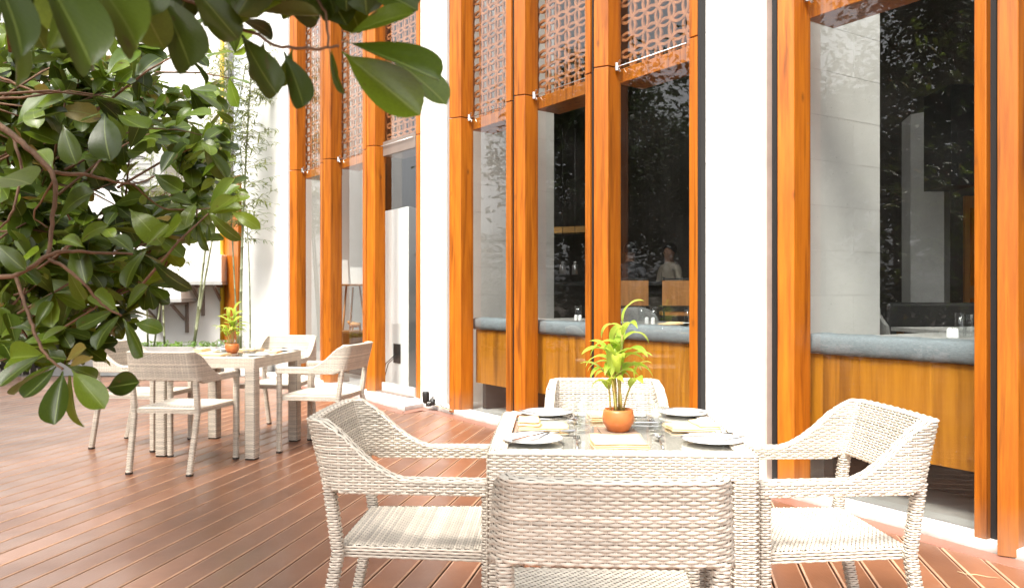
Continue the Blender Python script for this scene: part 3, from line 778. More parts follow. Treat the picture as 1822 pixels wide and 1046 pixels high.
def table(x, y, rz, label):
    t = empty('rattan_table', (x, y, 0), rz, label=label, cat='table', group='square woven tables')
    o = link('table_frame', TF[0], t); w = link('weave', TF[1], o); w['kind'] = 'stuff'
    for sx in (-1, 1):
        for sy in (-1, 1):
            o = link('leg', TL[0], t, (sx*(TS-.0405), sy*(TS-.0405), 0)); w = link('weave', TL[1], o); w['kind'] = 'stuff'; link('foot_cap', TFOOT, o)
    link('glass_top', TGLASS, t); link('woven_panel', TPAN, t)
    return t
T1 = (.345, 2.655, R(-3)); T2 = (-2.22, 6.08, R(-9))
table(*T1, 'near woven cream table laid for four with the tall potted plant')
table(*T2, 'far woven cream table laid for four, beside the overhanging leaves')
chair(.232, 1.93, 87, 'woven armchair in the foreground with its back to the camera')
chair(.405, 3.20, -93, 'woven armchair behind the near table facing the camera')
chair(-.30, 2.60, -3, 'woven armchair at the left side of the near table')
chair(.985, 2.58, 183, 'woven armchair at the right side of the near table, before the large window')
chair(-2.335, 5.47, 82, 'woven armchair with its back to the camera at the far table')
chair(-1.50, 6.10, 169, 'woven armchair at the far table on the side of the timber posts')
chair(-2.10, 6.87, -97, 'woven armchair behind the far table facing the camera')
chair(-2.98, 6.22, -8, 'woven armchair at the far table half hidden by the drooping leaves')

# ------------------------------------------------------------------ table settings
def w2t(p, a, b):
    """move a point given on table a to the same place on table b"""
    c, s_ = math.cos(-a[2]), math.sin(-a[2]); x, y = p[0]-a[0], p[1]-a[1]; x, y = c*x-s_*y, s_*x+c*y
    c, s_ = math.cos(b[2]), math.sin(b[2]); return (b[0]+c*x-s_*y, b[1]+s_*x+c*y)
TT = TZ - .0022
pl = MB(); pl.lathe([(0, .004), (.045, .004), (.055, .0075), (.095, .0125), (.098, .0138), (.0965, .0112), (.06, .004), (.05, 0), (0, 0)][::-1], 40); PLATE = pl.mesh('side_plate', M['porcelain'])
kn = MB(); kn.bar((-.105, 0, .004), (-.01, 0, .004), .011, .007); KH = kn.mesh('handle', M['cutlery'])
kn = MB(); kn.prism([(-.01, -.005), (.09, -.009), (.108, -.002), (.105, .005), (-.01, .005)], .003, .005); KB = kn.mesh('blade', M['cutlery'])
fk = MB(); fk.tube([(-.10, 0, .003), (-.04, 0, .006), (.02, 0, .004), (.045, 0, .005)], [.0045, .0032, .0026, .003], 8); FH = fk.mesh('handle', M['cutlery'])
fk = MB(); fk.prism([(.04, -.004), (.055, -.011), (.072, -.011), (.072, .011), (.055, .011), (.04, .004)], .004, .006)
for yy in (-.009, -.003, .003, .009): fk.box(.0725, .105, yy-.0015, yy+.0015, .0045, .006)
FT = fk.mesh('tines', M['cutlery'])
spm = MB(); spv = []; ns = 10
for i in range(7):
    rr = i/6
    for k_ in range(16):
        tt = 2*math.pi*k_/16; spv.append((.075+.031*rr*math.cos(tt), .0185*rr*math.sin(tt)*(1+.12*math.cos(tt)), .003+.008*rr*rr))
spm.add(spv, [(i*16+k_, i*16+(k_+1) % 16, (i+1)*16+(k_+1) % 16, (i+1)*16+k_) for i in range(6) for k_ in range(16)], 0, True); SB = spm.mesh('bowl', M['cutlery'])
tb = MB(); tb.lathe([(0, .001), (.026, .001), (.0275, .004), (.033, .105), (.0318, .105), (.0265, .012), (0, .010)], 28); TUMB = tb.mesh('tumbler', M['tglass'])
# a folded napkin: a flat packet with one end doubled back on top
def napkin_mesh(kind):
    m = MB(); rnd_ = random.Random(kind)
    def sheet(x0, x1, y0, y1, z, th, curl=0.0, wob=.0015):
        nx, ny = 12, 8; v = []; f = []
        for lay in (0, 1):
            for i in range(nx+1):
                for j in range(ny+1):
                    a, b = i/nx, j/ny
                    x = x0+(x1-x0)*a; y = y0+(y1-y0)*b
                    y *= (1.85 if kind == 2 else 1.5); zz = z + lay*th*(1-.35*(abs(2*b-1)**6)) + curl*max(0, (a-.8)/.2)**2 + wob*math.sin(7*a+kind*2+3*b)*(1 if lay else .4)
                    v.append((x + .003*math.sin(6*b+kind), y + .002*math.sin(5*a+kind), zz))
        K = (nx+1)*(ny+1)
        for i in range(nx):
            for j in range(ny):
                p = i*(ny+1)+j; f.append((K+p, K+p+ny+1, K+p+ny+2, K+p+1)); f.append((p, p+1, p+ny+2, p+ny+1))
        for i in range(nx):
            p = i*(ny+1); q = p+ny+1; f.append((p, q, K+q, K+p)); p += ny; q += ny; f.append((p, K+p, K+q, q))
        for j in range(ny):
            p = j; f.append((p, K+p, K+p+1, p+1)); p = nx*(ny+1)+j; f.append((p, p+1, K+p+1, K+p))
        m.add(v, f, 0, True)
    sheet(-.085, .085, -.048, .048, .0008, .0055); sheet(-.083, .084, -.046, .047, .0068, .0055)
    if kind == 0: sheet(-.088, -.012, -.045, .049, .0145, .010, 0); sheet(-.086, -.016, -.043, .045, .0262, .006, 0)
    elif kind == 1: sheet(.012, .088, -.045, .046, .0140, .008)
    else: sheet(-.084, .080, -.045, .044, .0135, .006)
    return m.mesh('napkin', M['napkin'])
NAP = [napkin_mesh(i) for i in range(3)]

def thing1(name, me, x, y, z, rz, label, cat, group):
    o = link(name, me, None, (x, y, z), rz); return tag(o, label, cat, group)
def cut(name, parts_, x, y, z, rz, label, cat, group):
    t = empty(name, (x, y, z), rz, label=label, cat=cat, group=group)
    for nm, me in parts_: link(nm, me, t)
    return t
SETT = {  # seat: plate xy, knife angle, napkin (xy, rot, kind), fork, spoon, tumbler  - places on the near table
 'front': dict(pl=(.065, 2.457), ka=55, nap=(.333, 2.415, 0, 2), fk=(.205, 2.42, 86), sp=(.470, 2.43, 84), tb=(.243, 2.66)),
 'right': dict(pl=(.640, 2.445), ka=8, nap=(.628, 2.70, 4, 1), fk=(.640, 2.575, 178), sp=(.47, 2.79, 176), tb=(.492, 2.60)),
 'back': dict(pl=(.672, 3.00), ka=-40, nap=(.372, 2.925, 0, 2), fk=(.52, 2.90, -94), sp=(.235, 2.92, -92), tb=(.475, 2.84)),
 'left': dict(pl=(.135, 3.00), ka=175, nap=(.112, 2.715, -3, 0), fk=(.115, 2.87, -3), sp=(.115, 2.595, 2), tb=(.265, 2.80)),
}
def lay(tab, which):
    rz = tab[2]-T1[2]; G = f' of the {which} table'
    for seat, d in SETT.items():
        P = lambda q: w2t(q, T1, tab)
        side = {'front': 'front edge', 'back': 'rear edge', 'left': 'left edge', 'right': 'right edge'}[seat]
        x, y = P(d['pl']); thing1('side_plate', PLATE, x, y, TT, rz, f'round white side plate belonging to the {side}'+G, 'plate', 'white side plates')
        cut('table_knife', (('handle', KH), ('blade', KB)), x, y, TT+.0138, rz+R(d['ka']), f'steel knife on the side plate at the {side}'+G, 'knife', 'table knives')
        n = d['nap']; x, y = P(n); thing1('folded_napkin', NAP[n[3]], x, y, TT, rz+R(n[2]), f'folded apricot napkin at the {side}'+G, 'napkin', 'folded napkins')
        n = d['fk']; x, y = P(n); cut('fork', (('handle', FH), ('tines', FT)), x, y, TT, rz+R(n[2]), f'steel fork beside the napkin at the {side}'+G, 'fork', 'table forks')
        n = d['sp']; x, y = P(n); cut('spoon', (('handle', FH), ('bowl', SB)), x, y, TT, rz+R(n[2]), f'steel spoon beside the napkin at the {side}'+G, 'spoon', 'table spoons')
        x, y = P(d['tb']); thing1('water_tumbler', TUMB, x, y, TT, rz, f'clear water tumbler set for the {side}'+G, 'glass', 'water tumblers')
lay(T1, 'near'); lay(T2, 'far')

# potted plants
def blade_mesh(Lf, w, droop, twist, seed):
    r_ = random.Random(seed); n = 10; v = []; uv = []; f = []
    ang = 0.9 + .35*r_.random(); x = z = 0.0
    for i in range(n+1):
        t = i/n
        ww = w*max(.04, (math.sin(math.pi*min(1, t**.8*.96+.03))**.85))*(1 if t < .9 else (1-t)/.1*.9+.08)
        a = ang - droop*t**1.2; 
        if i: x += math.cos(a)*Lf/n; z += math.sin(a)*Lf/n
        tw = twist*t
        for s_ in (-1, 0, 1):
            v.append((x, s_*ww/2*math.cos(tw), z + abs(s_)*ww*.16 + s_*ww/2*math.sin(tw))); uv.append((.5+s_*.5, t))
    for i in range(n):
        for j in (0, 1): f.append((3*i+j, 3*i+3+j, 3*i+4+j, 3*i+1+j))
    me = bpy.data.meshes.new('leaf'); me.from_pydata(v, [], f); ul = me.uv_layers.new(name='UVMap')
    for p in me.polygons:
        p.use_smooth = True
        for li in p.loop_indices: ul.data[li].uv = uv[me.loops[li].vertex_index]
    me.materials.append(M['pleaf']); return me
def potted_plant(x, y, z, sc, label, seed):
    r_ = random.Random(seed)
    t = empty('potted_plant', (x, y, z), 0, label=label, cat='plant', group='small potted table plants')
    m = MB(); m.lathe([(0, 0), (.030, 0), (.036, .004), (.052, .030), (.0545, .048), (.051, .068), (.047, .076), (.0435, .076), (.044, .066), (0, .062)], 32); m.build('pot', M['clay'], t)
    m = MB(); m.lathe([(.0438, .064), (.03, .069), (.012, .071), (0, .072)], 20); m.build('soil', M['soil'], t)
    for i in range(9):
        a = 2*math.pi*i/9*1.9; rr = .006+.026*(i/9); b = Vector((rr*math.cos(a), rr*math.sin(a), .066))
        h = [.285, .20, .17, .13, .22, .11, .15, .10, .12][i]*sc
        le = Vector((math.cos(a)*.05*r_.random() + (.008 if i == 0 else 0), math.sin(a)*.03*r_.random(), 0))
        if i == 0: b = Vector((.004, 0, .066)); le = Vector((.012, 0, 0))
        if i == 4: le = Vector((-.035, 0, 0))
        path = [b + le*(q/5)**1.5 + Vector((0, 0, h*q/5)) for q in range(6)]
        m = MB(); m.tube(path, [.0042*sc if i in (0, 4) else .003]*5 + [.002], 7)
        for q in (1, 2, 3, 4): m.tube([path[q]-Vector((0, 0, .0015)), path[q]+Vector((0, 0, .0015))], .005 if i in (0, 4) else .0038, 7)
        m.build('stem', M['stem'], t)
        nl = [9, 4, 4, 3, 7, 3, 3, 3, 3][i]
        for j in range(nl):
            f_ = 1-.62*j/nl if i in (0, 4) else 1-.45*j/nl
            p = b + le*f_**1.5 + Vector((0, 0, h*f_))
            Lf = (.105+.055*r_.random())*sc*(1.0 if i in (0, 4, 1) else .85)
            me = blade_mesh(Lf, (.026+.011*r_.random()), .9+1.5*r_.random(), r_.uniform(-.6, .6), seed*100+i*10+j)
            o = link('leaf', me, t, p); o.rotation_euler = (0, r_.uniform(-.15, .25) + (-.45 if j == 0 else 0), a + j*2.4 + r_.uniform(-.4, .4))
    return t
px, py = .363, 2.62
cs = MB(); cs.box(-.062, .062, -.062, .062, 0, .004); COAST = cs.mesh('coaster', mat('brown_cork_coaster', (.25, .17, .12), .8, var=.2, scale=60))
for tab, which, sc in ((T1, 'near', 1.05), (T2, 'far', .95)):
    x, y = w2t((px, py), T1, tab)
    thing1('coaster', COAST, x, y, TT, tab[2]+.1, f'square brown coaster under the clay pot on the {which} table', 'coaster', 'square coasters')
    potted_plant(x, y, TT+.0042, sc, {'near': 'yellow-green leafy plant in a round clay pot on the near table', 'far': 'small leafy plant in a clay pot on the far table'}[which], 3 if which == 'near' else 8)
# ------------------------------------------------------------------ inside the restaurant
PLAT = .22
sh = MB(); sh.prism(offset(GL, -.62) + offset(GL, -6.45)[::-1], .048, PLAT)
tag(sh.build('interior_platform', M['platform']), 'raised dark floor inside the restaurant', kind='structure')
def inside(u, perp):
    p, t = gl(u); n = nout(t); r = ratio(u); ray = V2(r, 1); k_ = perp / -(ray.dot(n)); q = p + ray*k_
    return q, math.atan2(t.y, t.x)
def itable(u, perp, label):
    q, a = inside(u, perp); t = empty('dining_table', (q.x, q.y, PLAT), a, label=label, cat='table', group='tables inside the restaurant')
    m = MB(); m.box(-.37, .37, -.34, .34, .705, .735); m.build('tabletop', M['grey_weave'], t, bevel=.004)
    m = MB(); m.bar((0, 0, .02), (0, 0, .704), .07, .07, (1, 0, 0)); m.build('pedestal', M['dark'], t)
    m = MB(); m.box(-.22, .22, -.22, .22, 0, .02); m.build('base_plate', M['dark'], t)
    return q, a
ZI = PLAT + .7355
sk = MB(); sk.lathe([(0, 0), (.019, 0), (.0195, .004), (.0165, .052), (.013, .058), (0, .060)], 20); SHAKER = sk.mesh('shaker', M['porcelain'])
tb = MB(); tb.lathe([(0, .001), (.028, .001), (.030, .004), (.034, .150), (.0327, .150), (.0285, .014), (0, .012)], 24); TALL = tb.mesh('tall_tumbler', M['tglass'])
def put(name, me, u, perp, label, cat, group, z=ZI, rz=0):
    q, a = inside(u, perp); return thing1(name, me, q.x, q.y, z, rz, label, cat, group)
itable(1165, .99, 'dining table behind the glass beside the white pillar')
itable(1015, .99, 'dining table behind the narrow middle window with the pendant lamps')
itable(1715, .99, 'dining table behind the large right window')
G1, G2 = 'tall tumblers indoors', 'white salt and pepper shakers'
put('tumbler', TALL, 1163, .80, 'tall glass tumbler indoors beside the white shaker, above the potted plant', 'glass', G1)
put('tumbler', TALL, 1142, .95, 'tall glass tumbler indoors in front of the grey chair back', 'glass', G1)
put('tumbler', TALL, 1224, .80, 'tumbler indoors at the edge of the window beside the white pillar', 'glass', G1)
put('tumbler', TALL, 1029, .80, 'tumbler indoors behind the narrow middle window', 'glass', G1)
put('tumbler', TALL, 1709, .82, 'tumbler indoors behind the shakers in the large right window', 'glass', G1)
put('shaker', SHAKER, 1151, .74, 'white shaker indoors, nearer the grey chair back', 'shaker', G2)
put('shaker', SHAKER, 1162, .72, 'white shaker indoors in front of a tall tumbler', 'shaker', G2)
put('shaker', SHAKER, 1025, .72, 'white shaker behind the narrow middle window, left one', 'shaker', G2)
put('shaker', SHAKER, 1032, .72, 'white shaker behind the narrow middle window, right one', 'shaker', G2)
put('shaker', SHAKER, 1690, .72, 'white shaker in the large right window, left one', 'shaker', G2)
put('shaker', SHAKER, 1700, .72, 'white shaker in the large right window, right one', 'shaker', G2)
put('folded_napkin', NAP[1], 1193, .76, 'folded apricot napkin indoors behind the window beside the pillar', 'napkin', None, rz=.6)
put('side_plate', PLATE, 1220, .92, 'white plate indoors behind the window beside the pillar', 'plate', None)
# ribbed glass
rg = MB(); prf = []
rg.lathe([(0, .001), (.03, .001)] + [(.033+.0015*math.sin(i*1.6), .005+i*.0062) for i in range(22)] + [(.031, .14), (.03, .01), (0, .01)], 24); put('ribbed_tumbler', rg.mesh('ribbed_tumbler', M['tglass']), 1724, .86, 'ribbed tumbler indoors at the edge of the large right window', 'glass', G1)

# grey shell chairs indoors
def shell_chair():
    c1 = MB(); v = []; f = []; nu, nv = 14, 8
    for i in range(nu+1):
        a = math.pi*(.08+.84*i/nu)
        for j in range(nv+1):
            t = j/nv; top = .80+.06*math.sin(math.pi*i/nu)-.10*abs(2*i/nu-1)**3
            z = .43+(top-.43)*t; r_ = .25+.03*t
            v.append((r_*math.cos(a)*.98, r_*math.sin(a)+.02*t, z))
    for i in range(nu):
        for j in range(nv): p = i*(nv+1)+j; f.append((p, p+nv+1, p+nv+2, p+1))
    K = len(v); v2 = [(x*.93, y*.93-.004, z) for x, y, z in v]
    f2 = [tuple(K+q for q in reversed(ff)) for ff in f]
    rim = [(i*(nv+1)+nv, (i+1)*(nv+1)+nv, K+(i+1)*(nv+1)+nv, K+i*(nv+1)+nv) for i in range(nu)]
    e0 = [(j, j+1, K+j+1, K+j) for j in range(nv)]; b = nu*(nv+1); e1 = [(b+j+1, b+j, K+b+j, K+b+j+1) for j in range(nv)]
    c1.add(v+v2, f+f2+rim+e0+e1, 0, True); me1 = c1.mesh('backrest', M['grey_weave'])
    c2 = MB(); c2.box(-.235, .235, -.25, .235, .40, .455); me2 = c2.mesh('seat', M['grey_weave'])
    legs = []
    for sx in (-1, 1):
        for sy in (-1, 1):
            m = MB(); m.tube([(sx*.19, sy*.19, .40), (sx*.235, sy*.235, 0)], [.019, .012], 8); legs.append(m.mesh('leg', M['iwood']))
    return me1, me2, legs
SC = shell_chair()
def ichair(x, y, rz, label):
    t = empty('shell_chair', (x, y, PLAT), rz, label=label, cat='chair', group='grey shell chairs indoors')
    link('backrest', SC[0], t); link('seat', SC[1], t)
    for l in SC[2]: link('leg', l, t)
p = at(1128, 560, 8.0); ichair(p.x, p.y, R(-10), 'grey shell chair indoors seen over the cushion above the potted plant')
p = at(1622, 575, 7.2); ichair(p.x, p.y, R(35), 'grey shell chair with wooden legs inside the large right window')
p = at(1578+14, 575, 8.4); ichair(p.x, p.y, R(60), 'dark shell chair farther back inside the large right window')
# dark sofa and tables in the right window
p = at(1700, 540, 6.9); t = empty('sofa', (p.x, p.y, PLAT), R(-5), label='dark sofa back deep inside the large right window', cat='sofa')
m = MB(); m.box(-.5, .6, .25, .42, .0, .92); m.build('backrest', M['dark'], t, bevel=.03); m = MB(); m.box(-.5, .6, -.35, .245, .1, .42); m.build('seat', M['dark'], t, bevel=.03)
p = at(1690, 540, 6.0); t = empty('dining_table', (p.x, p.y, PLAT), .1, label='wooden edged table deep inside the large right window', cat='table', group='tables inside the restaurant')
m = MB(); m.box(-.3, .5, -.3, .3, .70, .73); m.build('tabletop', M['grey_weave'], t); m = MB(); m.box(-.29, .49, -.28, -.25, .6, .66); m.build('apron', M['iwood'], t)
for sx in (-.25, .45):
    for sy in (-.22, .25): m = MB(); m.bar((sx, sy, 0), (sx, sy, .699), .04, .04, (1, 0, 0)); m.build('leg', M['iwood'], t)
# inner pillar, black duct, wooden door
p0, p1 = at(1645, 0, 8.6), at(1704, 0, 8.6)
m = MB(); m.prism([(p0.x, 8.9), (p0.x+.22, 8.6), (p1.x, 8.75), (p1.x+.1, 9.3), (p0.x+.1, 9.3)], PLAT, 3.3)
tag(m.build('inner_pillar', M['inner_stone'], None, (p0.x, 8.6, PLAT), (p0.x, 8.6, PLAT)), 'pale pillar deep inside the large right window', 'pillar')
p0, p1 = at(1692, 0, 7.6), at(1745, 0, 7.6)
m = MB(); m.box(p0.x, p1.x, 7.6, 8.1, 2.30, 3.295); tag(m.build('ceiling_duct', M['dark'], None, (p0.x, 7.6, 2.3), (p0.x, 7.6, 2.3)), 'black boxed duct under the ceiling inside the large right window', 'duct')
p0, p1 = at(1717, 0, 9.4), at(1800, 0, 9.4)
t = empty('wooden_door', (p0.x, 9.4, PLAT), 0, label='orange wooden panelled door deep inside the large right window', cat='door')
w_ = p1.x-p0.x
m = MB(); m.box(0, w_, 0, .04, 0, 2.2); m.build('door_leaf', M['iwood'], t)
for z0, z1 in ((.15, .95), (1.1, 2.05)): m = MB(); m.box(.06, w_-.06, -.015, -.001, z0, z1); m.build('door_panel', M['post'], t)
# bar with stools and two people
bp_ = at(1165, 0, 10.6)
t = empty('bar_counter', (bp_.x, bp_.y, PLAT), R(-6), label='dark bar counter deep indoors with people standing behind it', cat='counter')
m = MB(); m.box(-1.9, 1.3, -.02, .5, 1.12, 1.17); m.build('counter_top', M['dark'], t); m = MB(); m.box(-1.9, 1.3, .1, .48, 0, 1.119); m.build('counter_front', M['iwall'], t)
def stool(u, Y, label):
    p = at(u, 0, Y); t = empty('bar_stool', (p.x, p.y, PLAT), R(-6), label=label, cat='stool', group='bar stools indoors')
    m = MB(); m.box(-.2, .2, -.2, .2, .74, .78); m.build('seat', M['iwood'], t)
    m = MB(); m.box(-.2, .2, -.22, -.2, .86, 1.16); m.build('backrest', M['iwood'], t)
    for sx in (-1, 1):
        for sy in (-1, 1): m = MB(); m.bar((sx*.18, sy*.19, 0), (sx*.18, sy*.19, .739 if sy > 0 else 1.2), .025, .025, (1, 0, 0)); m.build('leg', M['dark'], t)
    m = MB(); m.bar((-.168, -.19, 1.18), (.168, -.19, 1.18), .02, .02); m.bar((-.168, .19, .3), (.168, .19, .3), .02, .02); m.build('rail', M['dark'], t)
stool(1122, 9.4, 'bar stool indoors with brown back, left of the two'); stool(1205, 9.4, 'bar stool indoors with brown back, right of the two')

def person(u, Y, rz, label, shirt, turn=0.0):
    p = at(u, 0, Y)
    J = {'pel': (0, 0, .95, .14), 'waist': (0, 0, 1.08, .125), 'chest': (0, 0, 1.28, .15), 'shl': (0, 0, 1.40, .10), 'neck': (0, -.005, 1.48, .055), 'chin': (0, -.02, 1.55, .072), 'head': (0, -.012, 1.63, .092), 'crown': (0, 0, 1.70, .075)}
    E = [('pel', 'waist'), ('waist', 'chest'), ('chest', 'shl'), ('shl', 'neck'), ('neck', 'chin'), ('chin', 'head'), ('head', 'crown')]
    for s_, n in ((-1, 'l'), (1, 'r')):
        J.update({'s'+n: (s_*.17, 0, 1.39, .062), 'e'+n: (s_*.24, -.02, 1.12, .045), 'w'+n: (s_*.20, -.20, 1.02, .03), 'h'+n: (s_*.19, -.28, 1.02, .034),
                  'hp'+n: (s_*.095, 0, .88, .095), 'k'+n: (s_*.10, -.01, .48, .06), 'a'+n: (s_*.10, .02, .09, .042), 't'+n: (s_*.11, -.14, .04, .036)})
        E += [('shl', 's'+n), ('s'+n, 'e'+n), ('e'+n, 'w'+n), ('w'+n, 'h'+n), ('pel', 'hp'+n), ('hp'+n, 'k'+n), ('k'+n, 'a'+n), ('a'+n, 't'+n)]
    ks = list(J); me = bpy.data.meshes.new('person'); me.from_pydata([J[q][:3] for q in ks], [(ks.index(a), ks.index(b)) for a, b in E], [])
    t = link('person', me, None, (p.x, p.y, PLAT), rz); tag(t, label, 'person', 'people behind the bar')
    sk_ = t.modifiers.new('skin', 'SKIN'); sub = t.modifiers.new('sub', 'SUBSURF'); sub.levels = sub.render_levels = 2
    if not me.skin_vertices: me.attributes  # the modifier makes the layer
    for i, q in enumerate(ks):
        d_ = me.skin_vertices[0].data[i]; r_ = J[q][3]
        d_.radius = (r_, r_*(.75 if q in ('chest', 'waist', 'pel', 'shl') else 1)); d_.use_root = (q == 'pel')
    mm = bpy.data.materials.new('person_surface'); mm.use_nodes = True; nt = mm.node_tree; b = nt.nodes['Principled BSDF']
    tc = nd(nt, 'TexCoord'); sx = nd(nt, 'SeparateXYZ'); nt.links.new(tc.outputs['Object'], sx.inputs[0]); cr = nd(nt, 'ValToRGB'); cr.color_ramp.interpolation = 'CONSTANT'
    mr = nd(nt, 'MapRange'); mr.inputs['From Max'].default_value = 2; nt.links.new(sx.outputs[2], mr.inputs['Value']); nt.links.new(mr.outputs[0], cr.inputs[0])
    e = cr.color_ramp.elements; e[0].color = (.015, .015, .018, 1); e[1].position = .47; e[1].color = (*shirt, 1); k3 = e.new(.735); k3.color = (.23, .115, .07, 1)
    nt.links.new(cr.outputs[0], b.inputs['Base Color']); b.inputs['Roughness'].default_value = .7; me.materials.append(mm)
    h = MB(); v = []; f = []; nu, nv = 16, 8
    for j in range(nv+1):
        ph = math.pi*.62*j/nv
        for i in range(nu):
            a = 2*math.pi*i/nu; front = max(0, -math.sin(a)); pp = ph*(1-.42*front)
            v.append((.098*math.sin(pp)*math.cos(a), .005+.108*math.sin(pp)*math.sin(a), 1.655+.118*math.cos(pp)))
    for j in range(nv):
        for i in range(nu): f.append((j*nu+i, j*nu+(i+1) % nu, (j+1)*nu+(i+1) % nu, (j+1)*nu+i))
    h.add(v, f, 0, True); h.build('hair', M['hair'], t)
    m = MB(); m.lathe([(0, .03), (.012, .01), (.014, 0), (0, -.004)], 8, (0, -.115, 1.60)); m.build('nose', M['skin'], t)
person(1121, 11.35, R(170), 'person with black hair and dark jacket behind the bar indoors', (.03, .03, .035))
person(1192, 11.45, R(-60), 'person with black hair and pale shirt behind the bar indoors', (.30, .25, .19))
# pendant lamps, hanging timber beam
for u, lab in ((1001, 'small metal pendant lamp indoors, left one behind the narrow window'), (1023, 'small metal pendant lamp indoors, right one beside the timber post')):
    p = at(u, 480, 9.6); t = empty('pendant_lamp', (p.x, p.y, p.z), 0, label=lab, cat='lamp', group='metal pendant lamps indoors')
    m = MB(); m.lathe([(0, .10), (.018, .10), (.02, .085), (.012, .08), (.035, .05), (.04, -.06), (.037, -.06), (.03, .04), (0, .06)], 20); m.build('shade', M['steel'], t)
    m = MB(); m.tube([(0, 0, .099), (0, 0, 3.29-p.z)], .004, 6); m.build('cord', M['dark'], t)
pa, pb = at(980, 0, 11.6), at(1052, 0, 11.1)
m = MB(); m.bar((pa.x, pa.y, 2.17), (pb.x, pb.y, 2.15), .30, .09); t = m.build('hanging_beam', mat('yellow_varnished_wood', (.30, .16, .04), .4, var=.2), None, (pa.x, pa.y, 2.1), (pa.x, pa.y, 2.1)); tag(t, 'long yellow timber beam hung over the bar indoors', 'beam')
m = MB()
for f_ in (.1, .9):
    q = pa.lerp(pb, f_); m.tube([(q.x-pa.x, q.y-pa.y, .09), (q.x-pa.x, q.y-pa.y, 1.19)], .006, 6)
m.build('hanger', M['dark'], t)
# cabinet behind the glass door
A, B_, C_ = at(676, 0, 9.95), at(727, 0, 9.28), at(750, 0, 9.6); D_ = V2(A.x+C_.x-B_.x, A.y+C_.y-B_.y)
m = MB(); m.prism([A, B_, C_, D_], .048, 2.28); t = m.build('tall_cabinet', M['cabinet'], None, (B_.x, B_.y, .048), (B_.x, B_.y, .048), bevel=.004); tag(t, 'tall pale grey cabinet behind the glass door', 'cabinet')
AB = V2(B_.x-A.x, B_.y-A.y); dn = V2(AB.y, -AB.x).normalized()
if dn.y > 0: dn = -dn
q0, q1 = V2(A.x, A.y)+AB*.50, V2(A.x, A.y)+AB*.74
m = MB(); m.prism([q0+dn*.002, q1+dn*.002, q1+dn*.006, q0+dn*.006], .36, .60); m.build('socket_opening', M['dark'], t, (B_.x, B_.y, .048))
q = q0.lerp(q1, .5)+dn*.02
for o_ in (0, .03):
    m = MB(); m.tube([(q.x+o_, q.y, .48), (q.x-.03+o_, q.y-.05, .44), (q.x-.12+o_, q.y-.02, .36), (q.x-.17+o_, q.y+.04, .2), (q.x-.18+o_, q.y+.07, .06)], .006, 6); m.build('cable', M['dark'], t, (B_.x, B_.y, .048))
# menu stand, cards, side table with carved ornament behind the second left window
p = at(628, 0, 11.3); t = empty('menu_stand', (p.x, p.y, PLAT), .5, label='wooden lectern stand behind the left window holding white cards', cat='stand')
for s_ in (-1, 1): m = MB(); m.tube([(s_*.22, -.1, 0), (s_*.10, 0, 1.12)], [.018, .014], 8); m.build('leg', M['iwood'], t)
m = MB(); m.tube([(0, .25, 0), (0, 0, 1.10)], [.018, .014], 8); m.build('leg', M['iwood'], t)
m = MB(); m.bar((-.35, -.02, 1.13), (.35, -.02, 1.13), .26, .025); m.build('tray', M['iwood'], t)
for dx, h_, lab in ((-.16, .36, 'white card standing on the lectern, taller one at its left'), (.08, .25, 'white card leaning on the lectern, shorter one')):
    m = MB(); m.box(-.11, .11, -.004, .004, 0, h_); o = m.build('menu_card', M['paper'], None, loc=(p.x+dx, p.y-.03+dx*.2, PLAT+1.145)); o.rotation_euler = (-.12, 0, .5); tag(o, lab, 'card', 'white cards on the lectern')
p = at(634, 0, 10.75); t = empty('side_table', (p.x, p.y, PLAT), .6, label='low brown wooden side table behind the left window', cat='table')
m = MB(); m.box(-.3, .3, -.15, .15, .46, .49); m.build('tabletop', M['iwood'], t)
for sx in (-1, 1):
    for sy in (-1, 1): m = MB(); m.bar((sx*.27, sy*.12, 0), (sx*.27, sy*.12, .459), .035, .035, (1, 0, 0)); m.build('leg', M['iwood'], t)
m = MB(); m.box(-.28, .28, .13, .145, .05, .455); m.build('back_board', M['panel'], t)
m = MB(); m.tube([(-.09, 0, .07), (-.05, 0, .085), (.0, 0, .075), (.06, 0, .08)], [.02, .04, .035, .03], 10); m.tube([(-.05, 0, .05), (-.055, .01, 0)], [.016, .012], 8); m.tube([(.05, 0, .05), (.055, .01, 0)], [.016, .012], 8); m.tube([(-.09, 0, .09), (-.115, 0, .13)], [.022, .018], 8)
tag(m.build('carved_figure', M['tan'], None, loc=(p.x, p.y, PLAT+.491)), 'small tan carved figure on the side table behind the left window', 'ornament')

# ------------------------------------------------------------------ outdoor fittings by the facade
sp_ = V2(-.872, 8.02); t = empty('garden_spotlight', (sp_.x, sp_.y, .05), 0, label='black twin garden spotlight on the kerb corner by the white pillar', cat='light')
m = MB(); m.tube([(0, 0, 0), (0, 0, .03)], .03, 12); m.build('base', M['dark'], t)
m = MB(); m.tube([(-.03, .0, .145), (-.03, -.004, .135), (-.028, -.01, .05), (-.02, -.01, .035)], [.036, .038, .036, .024], 14); m.build('lamp_head', M['dark'], t)
m = MB(); m.tube([(.045, -.02, .075), (.045, -.025, .01)], [.028, .026], 12); m.build('lamp_head', M['dark'], t)
m = MB(); m.tube([(0, 0, .03), (.02, .01, .07), (.05, 0, .10), (.045, -.01, .07)], .006, 6); m.build('cable', M['dark'], t)
m = MB(); m.tube([(.06, -.02, .02), (.10, -.02, .03), (.16, -.12, .008), (.24, -.26, .006)], .005, 6); m.build('cable', M['dark'], t)
m = MB(); m.tube([(.05, -.02, .012), (.12, -.09, .012), (.17, -.20, .006), (.27, -.33, .006)], .004, 6); m.build('cable', mat('cream_cable', (.6, .5, .3), .5), t)
